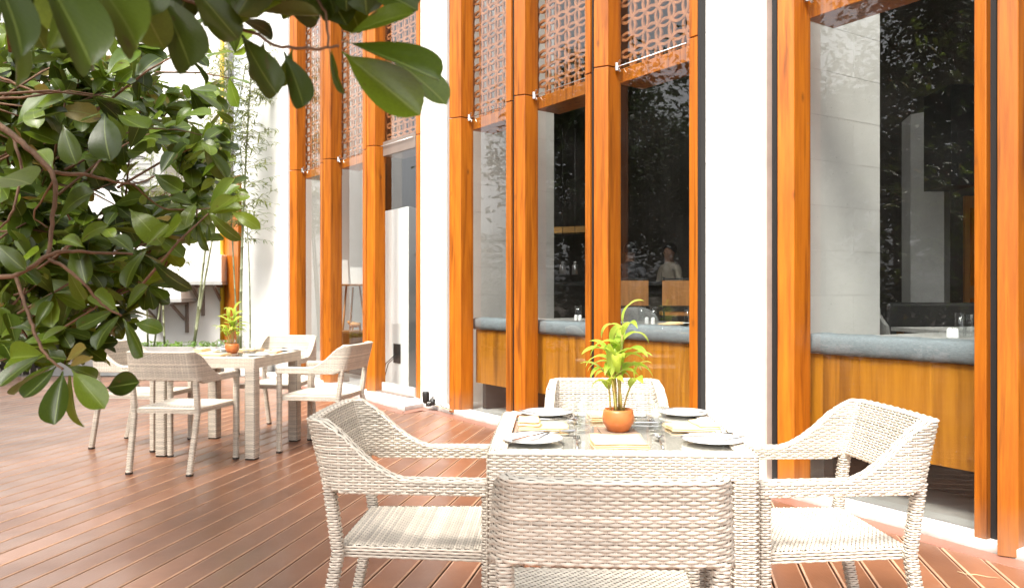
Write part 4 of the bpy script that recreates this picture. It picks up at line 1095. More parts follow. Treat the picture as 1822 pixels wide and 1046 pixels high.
m = MB(); q = at(1751, 1030, 3.25); pts = [(0, 0, .004), (.02, -.045, .006), (.06, -.075, .012), (.11, -.085, .006), (.17, -.10, .004)]
m.tube([(a*.8, b*.8, c) for a, b, c in pts], [.002, .0016, .0014, .0012, .0008], 5); tag(m.build('fallen_twig', mat('dry_straw', (.55, .42, .25), .8), None, loc=(q.x-.05, 3.36, .002)), 'thin pale curled twig fallen on the deck at lower right', 'twig')

# ------------------------------------------------------------------ far left: side building, planters, bamboo
WY = 13.75
t = empty('side_building', (-8, WY, 0), 0, label='white rendered side building beyond the planters at the far left', cat='building')
m = MB(); m.box(-14, -5.10, WY, WY+.3, -.05, 7.0); m.build('wall', M['white'], t, (-8, WY, 0))
for (ua, ub, z0, z1, Y) in ((322, 394, 1.43, 1.90, WY-.45), (225, 322, 1.13, 1.45, WY-.62)):
    a, b = at(ua, 0, Y), at(ub, 0, Y)
    m = MB(); m.box(a.x, b.x, Y, WY-.002, z0, z1); le = m.build('ledge', M['white'], t, (-8, WY, 0), bevel=.01)
    m = MB(); m.box(a.x-.02, b.x+.02, Y-.03, WY-.003, z0-.05, z0-.002); m.build('ledge_trim', M['concrete'], le, (-8, WY, 0))
    for f_ in (.30, .84):
        x = a.x+(b.x-a.x)*f_
        m = MB(); m.bar((x, WY-.03, z0-.052), (x, WY-.03, z0-.60), .05, .05, (1, 0, 0)); m.bar((x-.03, Y+.03, z0-.09), (x-.03, WY-.06, z0-.36), .035, .045); m.bar((x, Y, z0-.075), (x, WY-.06, z0-.075), .04, .04); m.build('bracket', M['alu'], t, (-8, WY, 0))
m = MB(); m.tube([(-5.16, WY-.1, .0), (-5.16, WY-.1, 6.8)], .04, 10); tag(m.build('drain_pipe', M['yellow'], None, (-5.16, WY-.1, 0), (-5.16, WY-.1, 0)), 'yellow vertical pipe beside the far orange post', 'pipe')
p = at(262, 335, 13.3); t = empty('air_conditioner', (p.x, p.y, p.z), 0, label='grey air conditioner on the white side building seen through the leaves', cat='air conditioner')
m = MB(); m.box(-.36, .36, -.15, .44, 0, .62); m.build('casing', M['concrete'], t, bevel=.02)
m = MB(); m.lathe([(.24, 0), (.25, .012), (.22, .015), (.21, 0)], 24); o = m.build('fan_ring', M['concrete'], t); o.location = (-.05, -.155, .31); o.rotation_euler = (R(90), 0, 0)
for i in range(5): m = MB(); m.box(-.28, .18, -.162, -.157, .13+i*.09, .137+i*.09); m.build('grille_bar', M['concrete'], t)

def leaf_cloud(cnt, place, Lr, wr, mt, name='foliage'):
    """many separate small leaves in one mesh"""
    V, F, U = [], [], []
    for i in range(cnt):
        p, d, n = place(i); L_ = random.uniform(*Lr); w = L_*random.uniform(*wr)
        d = Vector(d).normalized(); n = Vector(n); s_ = d.cross(n)
        if s_.length < 1e-3: continue
        s_.normalize(); n = s_.cross(d); b = len(V); p = Vector(p)
        V += [p, p+d*L_*.45+s_*w*.5+n*L_*.06, p+d*L_*.45+n*L_*.02, p+d*L_*.45-s_*w*.5+n*L_*.06, p+d*L_]
        U += [(.5, 0), (0, .45), (.5, .45), (1, .45), (.5, 1)]
        F += [(b, b+1, b+2), (b, b+2, b+3), (b+1, b+4, b+2), (b+2, b+4, b+3)]
    me = bpy.data.meshes.new(name); me.from_pydata(V, [], F); ul = me.uv_layers.new(name='UVMap')
    li = np.empty(len(me.loops), np.int32); me.loops.foreach_get('vertex_index', li); ul.data.foreach_set('uv', np.array(U, float)[li].ravel().astype(np.float32))
    me.materials.append(mt); return me

def planter(x0, x1, y0, y1, h, mt, label):
    t = empty('planter_trough', ((x0+x1)/2, (y0+y1)/2, 0), 0, label=label, cat='planter', group='planter troughs')
    X, Y = (x1-x0)/2, (y1-y0)/2
    m = MB(); w = .05
    for a, b, c, d in ((-X, X, -Y, -Y+w), (-X, X, Y-w, Y), (-X, -X+w, -Y+w, Y-w), (X-w, X, -Y+w, Y-w)): m.box(a, b, c, d, 0, h)
    m.build('trough_wall', mt, t); m = MB(); m.box(-X+w, X-w, -Y+w, Y-w, .002, h-.05); m.build('soil', M['soil'], t)
planter(-6.9, -4.35, 11.45, 12.2, .43, M['concrete'], 'long grey concrete planter trough at the far left')
planter(-4.28, -3.72, 11.40, 11.95, .30, M['white'], 'short white planter box beside the white facade wall')
def gplace(i):
    x = random.uniform(-6.85, -4.4); y = random.uniform(11.5, 12.15); h = random.random()
    a = random.random()*6.28; return (x, y, .36+.11*h), (math.cos(a), math.sin(a), random.uniform(-.3, .9)), (0, 0, 1)
o = link('ground_cover', leaf_cloud(900, gplace, (.04, .10), (.4, .6), M['grass'])); tag(o, 'bright green low ground cover in the concrete planter', 'plants', kind='stuff')
def gplace2(i):
    a = random.random()*6.28; return (random.uniform(-4.23, -3.77), random.uniform(11.45, 11.9), .24+.14*random.random()), (math.cos(a), math.sin(a), random.uniform(-.3, .9)), (0, 0, 1)
o = link('ground_cover', leaf_cloud(260, gplace2, (.04, .09), (.4, .6), M['grass'])); tag(o, 'small green plants in the white planter box', 'plants', kind='stuff')

def bamboo(u0, u1, Y, zb, zt, rad, nleaf, z_leaf, label, spread=.6):
    a, b = at(u0, 0, Y), at(u1, 0, Y); t = empty('bamboo', (a.x, Y, zb), 0, label=label, cat='bamboo', group='bamboo canes')
    H = zt-zb; dx = b.x-a.x; n = 14
    pos = lambda f_: Vector((dx*f_ + .05*math.sin(f_*3+u0), .10*f_*math.sin(u0), H*f_))
    m = MB(); path = []; rr = []
    for i in range(n):
        for e, q in ((0.0, 1.0), (.93, .98), (.955, 1.2), (.985, 1.2)): path.append(pos((i+e)/n)); rr.append(rad*q*(1-.6*i/n))
    m.tube(path, rr, 8); m.build('culm', M['culm'], t)
    tw = MB(); sites = []
    for k_ in range(max(1, nleaf//14)):
        f_ = random.uniform((z_leaf-zb)/H, 1); p = pos(f_); an = random.random()*6.28; ln = spread*random.uniform(.35, 1)
        d = Vector((math.cos(an), math.sin(an)*.6, random.uniform(-.1, .7)))
        pts = [p, p+d*ln*.4, p+d*ln*.75+Vector((0, 0, -.02)), p+d*ln+Vector((0, 0, -.10*ln))]
        tw.tube(pts, [.004, .003, .002, .0012], 5); sites.append(pts)
    if tw.v: tw.build('twig', M['culm'], t)['kind'] = 'stuff'
    def pl_(i):
        pts = random.choice(sites); s_ = random.random()*2.99; j = int(s_); p = pts[j].lerp(pts[j+1], s_-j); an = random.random()*6.28
        d = (pts[j+1]-pts[j]).normalized()*.6 + Vector((math.cos(an), math.sin(an), random.uniform(-1.0, .15)))
        return p, d, (random.uniform(-.4, .4), random.uniform(-.4, .4), 1)
    if nleaf: o = link('foliage', leaf_cloud(nleaf, pl_, (.09, .17), (.11, .17), M['bam_leaf']), t); o['kind'] = 'stuff'
bamboo(431, 449, 11.7, .25, 5.0, .024, 1300, 2.0, 'thick bamboo cane standing before the far orange post', .75)
bamboo(424, 408, 11.8, .25, 5.2, .014, 1000, 2.2, 'thin bamboo cane leaning left across the far orange post', .7)
bamboo(446, 428, 11.6, .25, 3.3, .013, 160, 2.2, 'thin bamboo cane leaning against the thick cane', .5)
bamboo(342, 420, 11.8, .38, 5.0, .020, 900, 2.3, 'leaning bamboo cane before the white ledge, left of its pair', .7)
bamboo(350, 436, 11.75, .38, 4.7, .018, 700, 2.3, 'leaning bamboo cane before the white ledge, right of its pair', .7)
bamboo(276, 318, 11.9, .38, 3.6, .015, 300, 1.5, 'dark bamboo cane under the ledge bracket near the hanging leaves', .5)
bamboo(292, 297, 11.8, .38, 3.2, .016, 260, 1.4, 'upright bamboo cane under the left ledge bracket', .5)
bamboo(268, 270, 12.0, .38, 3.4, .016, 300, 1.3, 'bamboo cane with yellow-green sprays half hidden by the hanging leaves', .5)
bamboo(510, 512, 11.0, .25, .30, .010, 0, 0, 'x') if False else None

# dark slatted fence at the left end of the deck
t = empty('slatted_fence', (-9.6, 11.38, 0), 0, label='dark slatted timber fence at the left end of the deck', cat='fence')
x = -2.6
while x < 2.6: m = MB(); m.box(x, x+.07, -.015, .015, .02, .62); m.build('slat', M['iwall'], t); x += .11
for z in (.12, .5): m = MB(); m.box(-2.6, 2.6, .0155, .05, z, z+.06); m.build('rail', M['dark'], t)
# ------------------------------------------------------------------ trees standing to the left (they fill the window reflections)
def tree_meshes(seed, H, cr, nleaf):
    random.seed(seed); tm = MB(); tips = []
    tm.tube([(0, 0, 0), (.05, .02, H*.2), (.0, .06, H*.42), (.08, 0, H*.62)], [.20, .15, .12, .07], 10)
    for i in range(11):
        a = i*2.4; z = H*(.28+.04*i); l = cr*random.uniform(.55, 1.0)
        p0 = Vector((0, .03, z)); p2 = p0+Vector((math.cos(a)*l, math.sin(a)*l, l*random.uniform(.3, .9))); p1 = p0.lerp(p2, .5)+Vector((0, 0, .12*l))
        tm.tube([p0, p1, p2], [.06, .04, .012], 6); tips += [p2, p1, p0.lerp(p2, .75)]
    tips += [Vector((0, 0, H*.85)), Vector((.4, .2, H*.75)), Vector((-.4, .1, H*.78))]
    def pl_(i):
        c = random.choice(tips); g_ = Vector((random.gauss(0, 1), random.gauss(0, 1), random.gauss(0, .75)))*cr*.20
        an = random.random()*6.28; return c+g_, (math.cos(an), math.sin(an), random.uniform(-.9, .4)), (random.uniform(-.6, .6), random.uniform(-.6, .6), 1)
    return tm.mesh('trunk', M['trunk']), leaf_cloud(nleaf, pl_, (.12, .24), (.4, .6), M['far_leaf'], 'crown')
TV = [tree_meshes(11, 6.0, 2.0, 7500), tree_meshes(12, 7.2, 2.3, 8500), tree_meshes(13, 5.2, 1.9, 7000)]
def hedge(y0, y1, x, label):
    t = empty('added_hedge', (x, (y0+y1)/2, -.09), 0, label=label, cat='hedge', group='unseen hedges for the window reflections'); hl = (y1-y0)/2  # hedge out of view, added so the windows reflect dark
    def pl_(i):
        an = random.random()*6.28; f_ = random.random()
        return (random.gauss(0, .28), random.uniform(-hl, hl), .05+2.5*f_+.12*math.sin(7*f_)), (math.cos(an), math.sin(an), random.uniform(-.7, .5)), (random.uniform(-.6, .6), random.uniform(-.6, .6), 1)
    c = link('foliage', leaf_cloud(6500, pl_, (.14, .24), (.45, .65), M['far_leaf']), t); c['kind'] = 'stuff'
    yy = -hl+.3
    while yy < hl: m = MB(); m.tube([(0, yy, 0), (.03, yy+.05, 1.2), (-.04, yy, 2.0)], [.04, .03, .012], 6); m.build('stem', M['trunk'], t); yy += .9
hedge(-1.5, 4.6, -8.3, 'unseen dark hedge added for the reflection in the large window'); hedge(4.7, 11.2, -8.9, 'unseen dark hedge added for the reflection in the middle windows')
TREES = [(-9.6, 8.9, 1, 'left of the deck opposite the glass door'), (-8.6, 5.6, 2, 'left of the deck opposite the middle windows'),
         (-7.6, 2.8, 1, 'left of the deck opposite the large right window'), (-11.4, 6.8, 0, 'in the second row opposite the middle windows'),
         (-10.2, 3.6, 0, 'in the second row opposite the large right window'), (-6.8, -.2, 0, 'behind the camera to the left'), (-9.6, .8, 1, 'in the back row behind the camera'), (-12.6, 9.0, 1, 'in the back row beyond the deck')]
for i, (x, y, k_, w) in enumerate(TREES):
    t = empty('broadleaf_tree', (x, y, -.09), i*1.3, label='tall dark green tree '+w, cat='tree', group='trees to the left of the terrace')
    t.scale = (1, 1, 1+.08*(i % 3)); link('trunk', TV[k_][0], t); c = link('crown', TV[k_][1], t); c['kind'] = 'stuff'

# ------------------------------------------------------------------ the overhanging tree in the foreground
random.seed(21)
def leaf_mesh(curl, fold, wave, wid, nu=4, nv=13, mt='leaf'):
    """obovate leaf of length 1 along +y, face up +z"""
    V, U, F = [], [], []
    for j in range(nv+1):
        t = 1-(1-j/nv)**1.25
        w = wid*float(np.interp(t, (0, .06, .12, .2, .3, .45, .6, .72, .82, .9, .95, .985, 1), (.035, .05, .14, .34, .56, .81, .96, 1, .95, .80, .60, .30, .06)))
        a = curl*t*t; y = t*(1-.12*abs(curl)*t); z = -.30*a*t
        for i in range(nu+1):
            s_ = 2*i/nu-1
            V.append((s_*w/2, y, z + fold*abs(s_)*w*.5 + wave*math.sin(5*t+s_*2)*abs(s_))); U.append((.5+.5*s_, t))
    for j in range(nv):
        for i in range(nu): p = j*(nu+1)+i; F.append((p, p+1, p+nu+2, p+nu+1))
    me = bpy.data.meshes.new('leaf'); me.from_pydata(V, [], F); ul = me.uv_layers.new(name='UVMap')
    for p in me.polygons:
        p.use_smooth = True
        for li in p.loop_indices: ul.data[li].uv = U[me.loops[li].vertex_index]
    me.materials.append(M[mt]); return me
LV = {k_: [leaf_mesh(c, f_, w, .47, mt=k_) for c, f_, w in ((.3, .28, .012), (.7, .22, .02), (-.3, .34, .015), (1.0, .16, .02), (.1, .42, .01))] for k_ in ('leaf', 'leaf_young_lit', 'leaf_dry')}
TB = Vector((-2.15, 1.55, 0))
ft = empty('overhanging_tree', TB, 0, label='glossy large-leaved tree overhanging the terrace at the upper left', cat='tree')
def P(u, v, Y): return at(u, v, Y) - TB
def put_leaf(base, tip, roll=0.0, kind='leaf', wsc=1.0, up=None, var=None):
    d = tip-base; L_ = d.length; y = d.normalized()
    n = Vector(up) if up else Vector((0, -.75, .65))
    n = n - y*n.dot(y)
    if n.length < 1e-3: n = Vector((1, 0, 0)) - y*y.x
    n.normalize(); n = Matrix.Rotation(roll, 3, y) @ n; x = y.cross(n)
    mm = Matrix((x*L_*wsc, y*L_, n*L_)).transposed().to_4x4(); mm.translation = base
    o = link('leaf', random.choice(LV[kind]) if var is None else LV[kind][var], ft); o.matrix_local = mm
    return o
# trunk and branches
m = MB(); m.tube([(0, 0, 0), (.02, .04, .5), (-.02, .12, 1.1), (.05, .25, 1.8), (.0, .3, 2.6), (.2, .35, 3.3)], [.13, .11, .10, .085, .06, .03], 12); m.build('trunk', M['trunk'], ft)
BR = [ # (column,row,distance,radius mm)
 [(-260, 60, 1.75, 26), (-90, 170, 1.72, 16), (0, 225, 1.70, 9.5), (48, 262, 1.68, 8), (93, 308, 1.66, 7), (98, 345, 1.64, 6), (93, 400, 1.62, 5.6), (86, 455, 1.6, 5.4)],
 [(93, 308, 1.66, 6), (150, 311, 1.75, 5), (200, 322, 1.85, 4), (238, 327, 1.95, 3.2), (280, 312, 2.05, 2.2)],
 [(-300, 420, 1.72, 22), (-90, 500, 1.6, 11), (0, 495, 1.58, 6.5), (45, 482, 1.58, 6), (86, 455, 1.6, 6), (112, 448, 1.62, 5), (160, 449, 1.68, 4.2), (235, 452, 1.78, 2.8)],
 [(86, 460, 1.6, 5), (120, 480, 1.6, 4.5), (150, 505, 1.6, 4), (180, 540, 1.62, 3.4), (216, 562, 1.64, 2.8)],
 [(28, 492, 1.58, 5), (44, 540, 1.55, 4.5), (58, 580, 1.53, 4.2), (72, 615, 1.51, 4), (90, 640, 1.5, 3.5), (112, 657, 1.5, 3)],
 [(-200, 180, 1.95, 15), (-60, 178, 1.95, 8), (0, 175, 1.95, 4.5), (60, 172, 1.96, 4), (108, 160, 1.98, 3)],
 [(-200, 100, 2.0, 14), (-50, 128, 1.95, 6), (0, 138, 1.9, 4), (40, 155, 1.9, 3.5), (78, 166, 1.9, 3.2), (125, 162, 1.95, 2.5)],
 [(-160, 210, 1.8, 12), (0, 225, 1.78, 5), (30, 270, 1.75, 4.6), (38, 300, 1.75, 4), (30, 350, 1.72, 3.6), (18, 385, 1.7, 3.2), (0, 405, 1.7, 2.5)],
 [(60, -260, 1.25, 14), (180, -90, 1.1, 8), (290, -20, 1.02, 4.4), (345, 5, 1.0, 3.8), (400, 38, .98, 3.4), (450, 60, .97, 3), (500, 82, .96, 2.7), (560, 88, .95, 2.4), (602, 82, .95, 2)],
 [(502, -80, 1.0, 5), (560, -10, .98, 2.6), (580, 30, .97, 2.3), (583, 85, .96, 1.8)],
 [(98, 320, 1.66, 4), (75, 355, 1.7, 2.6), (60, 385, 1.72, 2.4), (85, 405, 1.74, 1.8)],
 [(160, 311, 1.76, 3), (190, 270, 2.0, 2.5), (230, 235, 2.1, 2.2), (300, 230, 2.15, 2), (360, 240, 2.2, 1.6)],
 [(235, 327, 1.95, 3), (290, 370, 2.05, 2.5), (345, 372, 2.1, 2), (400, 372, 2.15, 1.5)],
 [(125, 162, 1.95, 2.5), (200, 175, 2.0, 2), (250, 200, 2.1, 1.6)],
]
for b in BR:
    pts = [P(u, v, Y) for u, v, Y, r_ in b]; sm = []; rr = []
    for i in range(len(pts)-1):
        a0, a1, a2, a3 = pts[max(0, i-1)], pts[i], pts[i+1], pts[min(len(pts)-1, i+2)]
        for q in range(5):
            t = q/5; sm.append(.5*((2*a1)+(a2-a0)*t+(2*a0-5*a1+4*a2-a3)*t*t+(3*a1-a0-3*a2+a3)*t**3) + Vector((random.gauss(0, .0008), random.gauss(0, .0008), random.gauss(0, .0008)))); rr.append(.78*(b[i][3]*(1-t)+b[i+1][3]*t)/1000)
    sm.append(pts[-1]); rr.append(b[-1][3]/1000)
    m = MB(); m.tube(sm, rr, 8); m.build('branch', M['bark'], ft)
for a, b in (((0, .3, 2.3), P(-260, 60, 1.75)), ((0, .12, 1.1), P(-300, 420, 1.72)), ((.0, .3, 2.2), P(-200, 180, 1.95)), ((0, .3, 2.4), P(-200, 100, 2.0)), ((0, .28, 2.1), P(-160, 210, 1.8)), ((.1, .33, 2.9), P(60, -260, 1.25)), ((.1, .33, 3.0), P(502, -80, 1.0))):
    a = Vector(a); m = MB(); m.tube([a, a.lerp(b, .5)+Vector((0, 0, .06)), b], [.035, .024, .012], 8); m.build('branch', M['bark'], ft)

H = 'leaf'; Yg = 'leaf_young_lit'; D = 'leaf_dry'
HERO = [ # base u,v,Y  tip u,v,Y  roll kind width
 (76,630,1.5, -8,684,1.44, .2,H,1.05),(100,652,1.5, 42,714,1.44, -.2,H,1.0),(112,660,1.49, 95,755,1.42, .1,H,1.05),(124,668,1.53, 128,774,1.55,.5,H,.9),(128,658,1.5, 184,724,1.45,-.1,H,.95),
 (118,650,1.5, 188,676,1.55,.5,H,.9),(188,690,1.56, 246,680,1.5,.6,H,.95),(116,642,1.5, 152,618,1.47,.2,D,1.0),(84,632,1.52, 14,636,1.6,-.4,H,.9),(100,648,1.5, 22,700,1.54,.4,H,.85),(122,655,1.52,160,640,1.6,.2,D,.8),
 (60,590,1.55, 20,560,1.6,.2,H,.9),(62,585,1.55, 92,535,1.58,.1,H,1.0),(70,610,1.55,120,575,1.62,-.2,H,.9),
 (214,560,1.64, 158,614,1.57,.1,H,1.05),(206,550,1.64, 136,588,1.6,-.2,H,.95),(219,566,1.64, 264,638,1.6,.7,H,.75),(238,574,1.66, 283,580,1.63,.2,Yg,1.05),(222,552,1.66, 262,508,1.64,.2,H,.95),(212,556,1.65,165,520,1.7,0,H,.9),
 (262,442,1.78, 208,506,1.72,.15,H,1.05),(268,460,1.8, 330,524,1.78,.7,H,.72),(258,440,1.8, 300,398,1.83,.1,Yg,1.0),(240,452,1.8,200,420,1.85,.3,H,1.0),(250,450,1.8,290,470,1.86,-.3,H,.9),
 (398,366,2.15, 437,338,2.12,.1,Yg,1.0),(410,376,2.15, 458,398,2.1,.4,Yg,.75),(369,374,2.1, 420,434,2.08,.8,H,.65),(350,360,2.1, 322,394,2.04,0,H,1.1),(355,342,2.12, 376,315,2.1,.2,Yg,1.1),(356,319,2.15, 384,286,2.12,0,Yg,1.1),
 (326,293,2.1, 370,272,2.05,-.5,H,1.0),(297,300,2.1, 328,254,2.06,.2,H,1.0),(335,266,2.2, 377,251,2.15,.1,H,1.1),(357,248,2.2, 381,221,2.18,.1,Yg,1.15),(380,224,2.2, 407,248,2.15,.3,H,1.0),(375,273,2.2, 408,280,2.15,.2,Yg,.9),
 (317,208,2.1, 374,198,2.05,-.2,Yg,.85),(382,195,2.2, 415,220,2.2,.9,H,.8),(206,202,1.95, 268,240,1.88,-.2,H,.8),(272,308,2.0, 331,347,1.95,.4,H,.8),(286,424,1.95, 331,394,1.9,.1,Yg,1.2),(230,372,1.95,284,424,1.9,.2,H,1.05),
 (352,394,2.1, 361,448,2.06,.6,H,.7),(369,397,2.15, 376,430,2.12,.5,H,.7),(224,270,1.95, 266,273,1.9,.3,H,1.3),(340,400,2.1,330,440,2.1,.3,H,.8),(345,365,2.1,300,345,2.15,.1,H,.9),(350,360,2.12,385,400,2.15,-.3,H,.9),
 (186,203,1.92, 185,278,1.84,.0,H,1.25),(112,222,1.85, 132,292,1.82,.2,H,1.1),(-6,318,1.6, 50,318,1.52,-.1,Yg,1.45),(100,398,1.72, 147,328,1.66,.1,H,1.0),(136,440,1.74, 173,388,1.7,.15,Yg,1.0),(-8,432,1.55, 37,478,1.52,.2,H,.95),
 (203,172,2.0, 219,116,1.96,.2,Yg,1.3),(246,182,2.0, 247,146,1.97,.2,H,1.5),(200,168,2.0,175,130,2.05,.1,Yg,1.0),(205,170,2.0,160,165,2.0,.4,H,.8),(180,200,1.95,145,220,1.95,.3,H,1.0),(190,200,1.95,220,250,1.97,-.3,H,1.0),
 (150,440,1.7,105,420,1.75,.2,H,.9),(20,500,1.6,-15,540,1.6,.3,H,.9),(120,480,1.62,150,535,1.66,.2,H,.85),(95,300,1.75,60,250,1.8,.2,H,.9),(285,312,2.0,310,270,2.05,.1,H,1.0),(280,330,2.0,240,350,2.05,.2,H,1.0),
 (300,232,2.12,265,215,2.1,.2,H,.9),(310,230,2.15,335,185,2.15,.1,Yg,.9),(270,200,2.1,300,170,2.1,0,Yg,1.0),(262,205,2.1,235,170,2.1,.3,H,1.0),
 # near top
 (612,66,.95, 735,12,.93,.1,H,.95),(608,72,.95, 784,138,.90,-.15,H,.95),(608,92,.95, 748,204,.92,.25,H,.95),(690,98,.99, 800,180,.97,.0,Yg,.95),(586,88,.96, 608,170,.96,.9,H,.6),(636,-30,.97, 745,14,.95,.5,H,.9),
 (430,62,.98, 484,168,.95,.1,H,1.05),(505,92,.97, 548,196,.96,.2,H,1.05),(416,12,.98, 566,44,.93,1.0,H,.6),(428,36,.99, 500,58,1.0,.4,H,1.1),(590,90,.97, 598,150,1.0,.6,H,.7),(470,72,1.0,452,150,1.02,-.2,H,.9),(520,88,.98,500,160,1.0,.2,H,1.0),
 (470,-50,1.0, 560,40,.98,.2,H,1.1),(545,-60,1.02, 620,40,1.0,.1,H,1.1),(600,-60,1.05,640,60,1.05,.3,H,1.1),(690,-70,1.0,740,10,.98,.1,H,1.0),(400,-60,1.02,470,30,1.0,.1,H,1.1),
 (-20,-70,.72, 62,112,.70,.2,H,.95),(60,-80,.74, 172,122,.70,.0,H,.92),(150,-60,.78, 268,92,.74,.1,H,1.0),(225,-80,.9, 276,90,.9,.1,Yg,1.0),(280,-20,.95, 344,124,.92,.0,H,1.1),(250,-90,.8, 262,26,.78,-.1,H,1.3),(330,-40,.92, 424,72,.94,-.2,H,1.0),(110,-70,.82, 120,100,.86,.3,H,1.0),(20,20,.95, 45,160,.95,.3,H,1.1),(-60,-20,.8,-10,120,.8,.2,H,1.0),(330,-60,1.0,400,20,1.0,.2,H,1.2),(200,-60,.9,225,70,.95,.2,H,1.0),(270,-60,.95,300,60,.98,.2,H,1.0),(380,-50,1.0,390,60,1.03,.3,H,1.0),
]
for i in range(46):      # the close boughs hanging into the top of the frame
    u = random.uniform(-30, 650); low = float(np.interp(u, (0, 60, 180, 240, 300, 400, 450, 560, 650), (60, 95, 105, 80, 60, 45, 40, 35, 20))); yy = random.uniform(.85, 1.25)
    v1 = low*random.uniform(.25, .9); a = random.gauss(0, .5); ln = FPX*random.uniform(.085, .12)/yy
    HERO.append((u, v1-ln*math.cos(a), yy+random.uniform(-.02, .05), u+ln*math.sin(a), v1, yy, random.uniform(-.5, .5), H if random.random() < .9 else Yg, random.uniform(.85, 1.15)))
for h in HERO:
    u0, v0, y0, u1, v1, y1, roll, kd, ws = h
    under = y0 < 1.06 and u1 < 600 and kd == H     # boughs over the camera show their undersides
    put_leaf(P(u0, v0, y0), P(u1, v1, y1), roll + random.uniform(-.12, .12), kd, ws*.95, (.1, .93, .35) if under else None)
# whorls on twigs through the crown; inside the frame they keep to the crown's outline
OUT = [(-30, 60), (430, 60), (425, 190), (405, 250), (440, 330), (400, 400), (330, 440), (320, 505), (250, 560), (190, 600), (175, 640), (120, 655), (70, 640), (-30, 650)]
HOLES = [(262, 300, 42, 45), (170, 352, 26, 26), (302, 480, 20, 22), (330, 120, 40, 26), (215, 425, 12, 12), (150, 300, 12, 10), (250, 130, 18, 14)]
def inside_outline(u, v):
    r_ = False
    for (x0, y0), (x1, y1) in zip(OUT, OUT[1:]+OUT[:1]):
        if (y0 > v) != (y1 > v) and u < (x1-x0)*(v-y0)/(y1-y0)+x0: r_ = not r_
    if any(((u-a)/c)**2+((v-b)/d)**2 < 1 for a, b, c, d in HOLES): return False
    return r_
def proj(q): return CU+FPX*q.x/q.y, CV-FPX*(q.z-CAM_Z)/q.y
NH = len(HERO); whorls = []; tries = 0
while len(whorls) < 330:      # boughs over the camera, unseen above the frame, added to shade near leaves
    q = Vector((random.uniform(-1.3, -.15), random.uniform(.45, 1.5), random.uniform(1.7, 2.15))); u, v = proj(q)
    if v < -70 - 50/q.y: whorls.append(q)
while len(whorls) < 450:      # unseen boughs added behind the camera to keep sun off near leaves
    whorls.append(Vector((random.uniform(-1.9, -.2), random.uniform(-.5, .8), random.uniform(1.95, 3.0))))
while len(whorls) < 1210 and tries < 40000:
    tries += 1
    if random.random() < .72:
        u = random.uniform(-20, 440); v = random.uniform(70, 660); Y = random.triangular(1.9, 4.2, 2.5)
        if not inside_outline(u+random.gauss(0, 22), v+random.gauss(0, 16)) or not inside_outline(u, v): continue
        if random.random() < .62*min(1, max(0, (u-130)/240)): continue
        q = at(u, v, Y)
        if q.z < .55: continue
    else:
        q = Vector((random.uniform(-3.6, -1.2), random.uniform(.6, 4.0), random.uniform(1.5, 3.9)))
        u, v = proj(q)
        if u > -30 and v > -40: continue
        if q.y < 1.2 and u > -200 and v > -200: continue
    whorls.append(q)
while len(whorls) < 1290:     # the dark inside of the crown at the left edge
    u = random.uniform(-40, 150); v = random.uniform(120, 610); Y = random.uniform(2.4, 4.4); q = at(u, v, Y)
    if q.z > .6 and inside_outline(u, v): whorls.append(q)
fill = []; twigs = MB()
lobj = 0
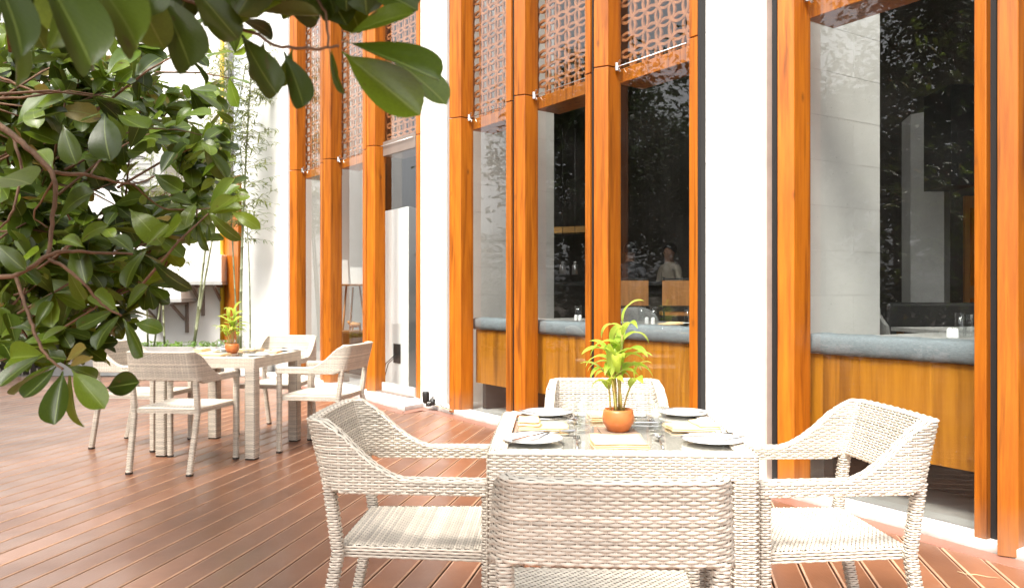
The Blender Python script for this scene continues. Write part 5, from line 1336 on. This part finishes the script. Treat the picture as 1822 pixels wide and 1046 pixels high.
for wi, q in enumerate(whorls):
    ax = Vector((random.uniform(.2, 1), random.uniform(-.8, .6), random.uniform(-.3, .7))).normalized()
    nl = random.randint(5, 8); L0 = random.uniform(.085, .125)
    tbase = q-ax*.25-Vector((0, 0, .03)); tu, tv_ = proj(tbase) if tbase.y > .2 else (-999, -999)
    if wi % 2 == 0 and (tu < -20 or tv_ < 60 or inside_outline(tu, tv_)): twigs.tube([q-TB-ax*.25-Vector((0, 0, .03)), q-TB-ax*.1, q-TB], [.004, .003, .002], 5)
    s1 = ax.orthogonal().normalized(); s2 = ax.cross(s1)
    for j in range(nl):
        a = j*2.4+random.uniform(-.3, .3); f_ = random.uniform(.15, .9)
        d = (s1*math.cos(a)+s2*math.sin(a))*f_*1.2+ax*(1-f_*.6)+Vector((0, -.05, -.25)); d.normalize(); L_ = L0*random.uniform(.75, 1.15)
        tip = q+d*L_; u, v = proj(tip)
        if u > -10 and v > 60 and q.y < 4.6 and not inside_outline(u-random.uniform(-8, 26), v+random.uniform(-22, 8)): continue
        fill.append((q, tip, random.random()))
vis = [f_ for f_ in fill if proj(f_[1])[0] > -5 and proj(f_[1])[1] > -5]; vis.sort(key=lambda f_: f_[0].y)
near = set(id(f_) for f_ in vis[:300-NH])
V, F, U, MI = [], [], [], []
for f_ in fill:
    q, tip, r_ = f_; lim = .88-.40*min(1, max(0, (proj(q)[0]-60)/300)); kd = H if r_ < lim else (Yg if r_ < .975 else D)  # more light leaves rightward, painting in the crown's lit side
    upv = (random.uniform(-.5, .5), random.uniform(-.9, .1), random.uniform(.3, 1))
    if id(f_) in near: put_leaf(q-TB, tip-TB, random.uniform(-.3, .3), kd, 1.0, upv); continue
    y = (tip-q); L_ = y.length; y.normalize(); n = Vector(upv); n -= y*n.dot(y); n.normalize(); x = y.cross(n); b = len(V); o = q-TB
    rows = ((.0, .03, 0), (.3, .26, .0), (.62, .47, -.02), (.88, .40, -.06), (1.0, .10, -.09))
    for t, w, z in rows:
        for s_ in (-1, 0, 1): V.append(o + y*t*L_ + x*s_*w*.5*L_ + n*(z+abs(s_)*w*.14)*L_); U.append((.5+.5*s_, t))
    for i in range(4):
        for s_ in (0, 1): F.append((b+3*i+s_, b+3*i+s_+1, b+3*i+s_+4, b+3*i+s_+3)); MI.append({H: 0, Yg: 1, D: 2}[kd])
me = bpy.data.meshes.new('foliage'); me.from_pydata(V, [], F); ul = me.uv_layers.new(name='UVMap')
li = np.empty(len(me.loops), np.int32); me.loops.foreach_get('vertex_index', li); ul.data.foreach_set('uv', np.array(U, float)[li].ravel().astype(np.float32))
for k_ in ('leaf', 'leaf_young_lit', 'leaf_dry'): me.materials.append(M[k_])
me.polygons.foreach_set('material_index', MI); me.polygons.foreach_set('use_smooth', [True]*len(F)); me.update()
o = link('foliage', me, ft); o['kind'] = 'stuff'
twigs.build('twig', M['bark'], ft)['kind'] = 'stuff'
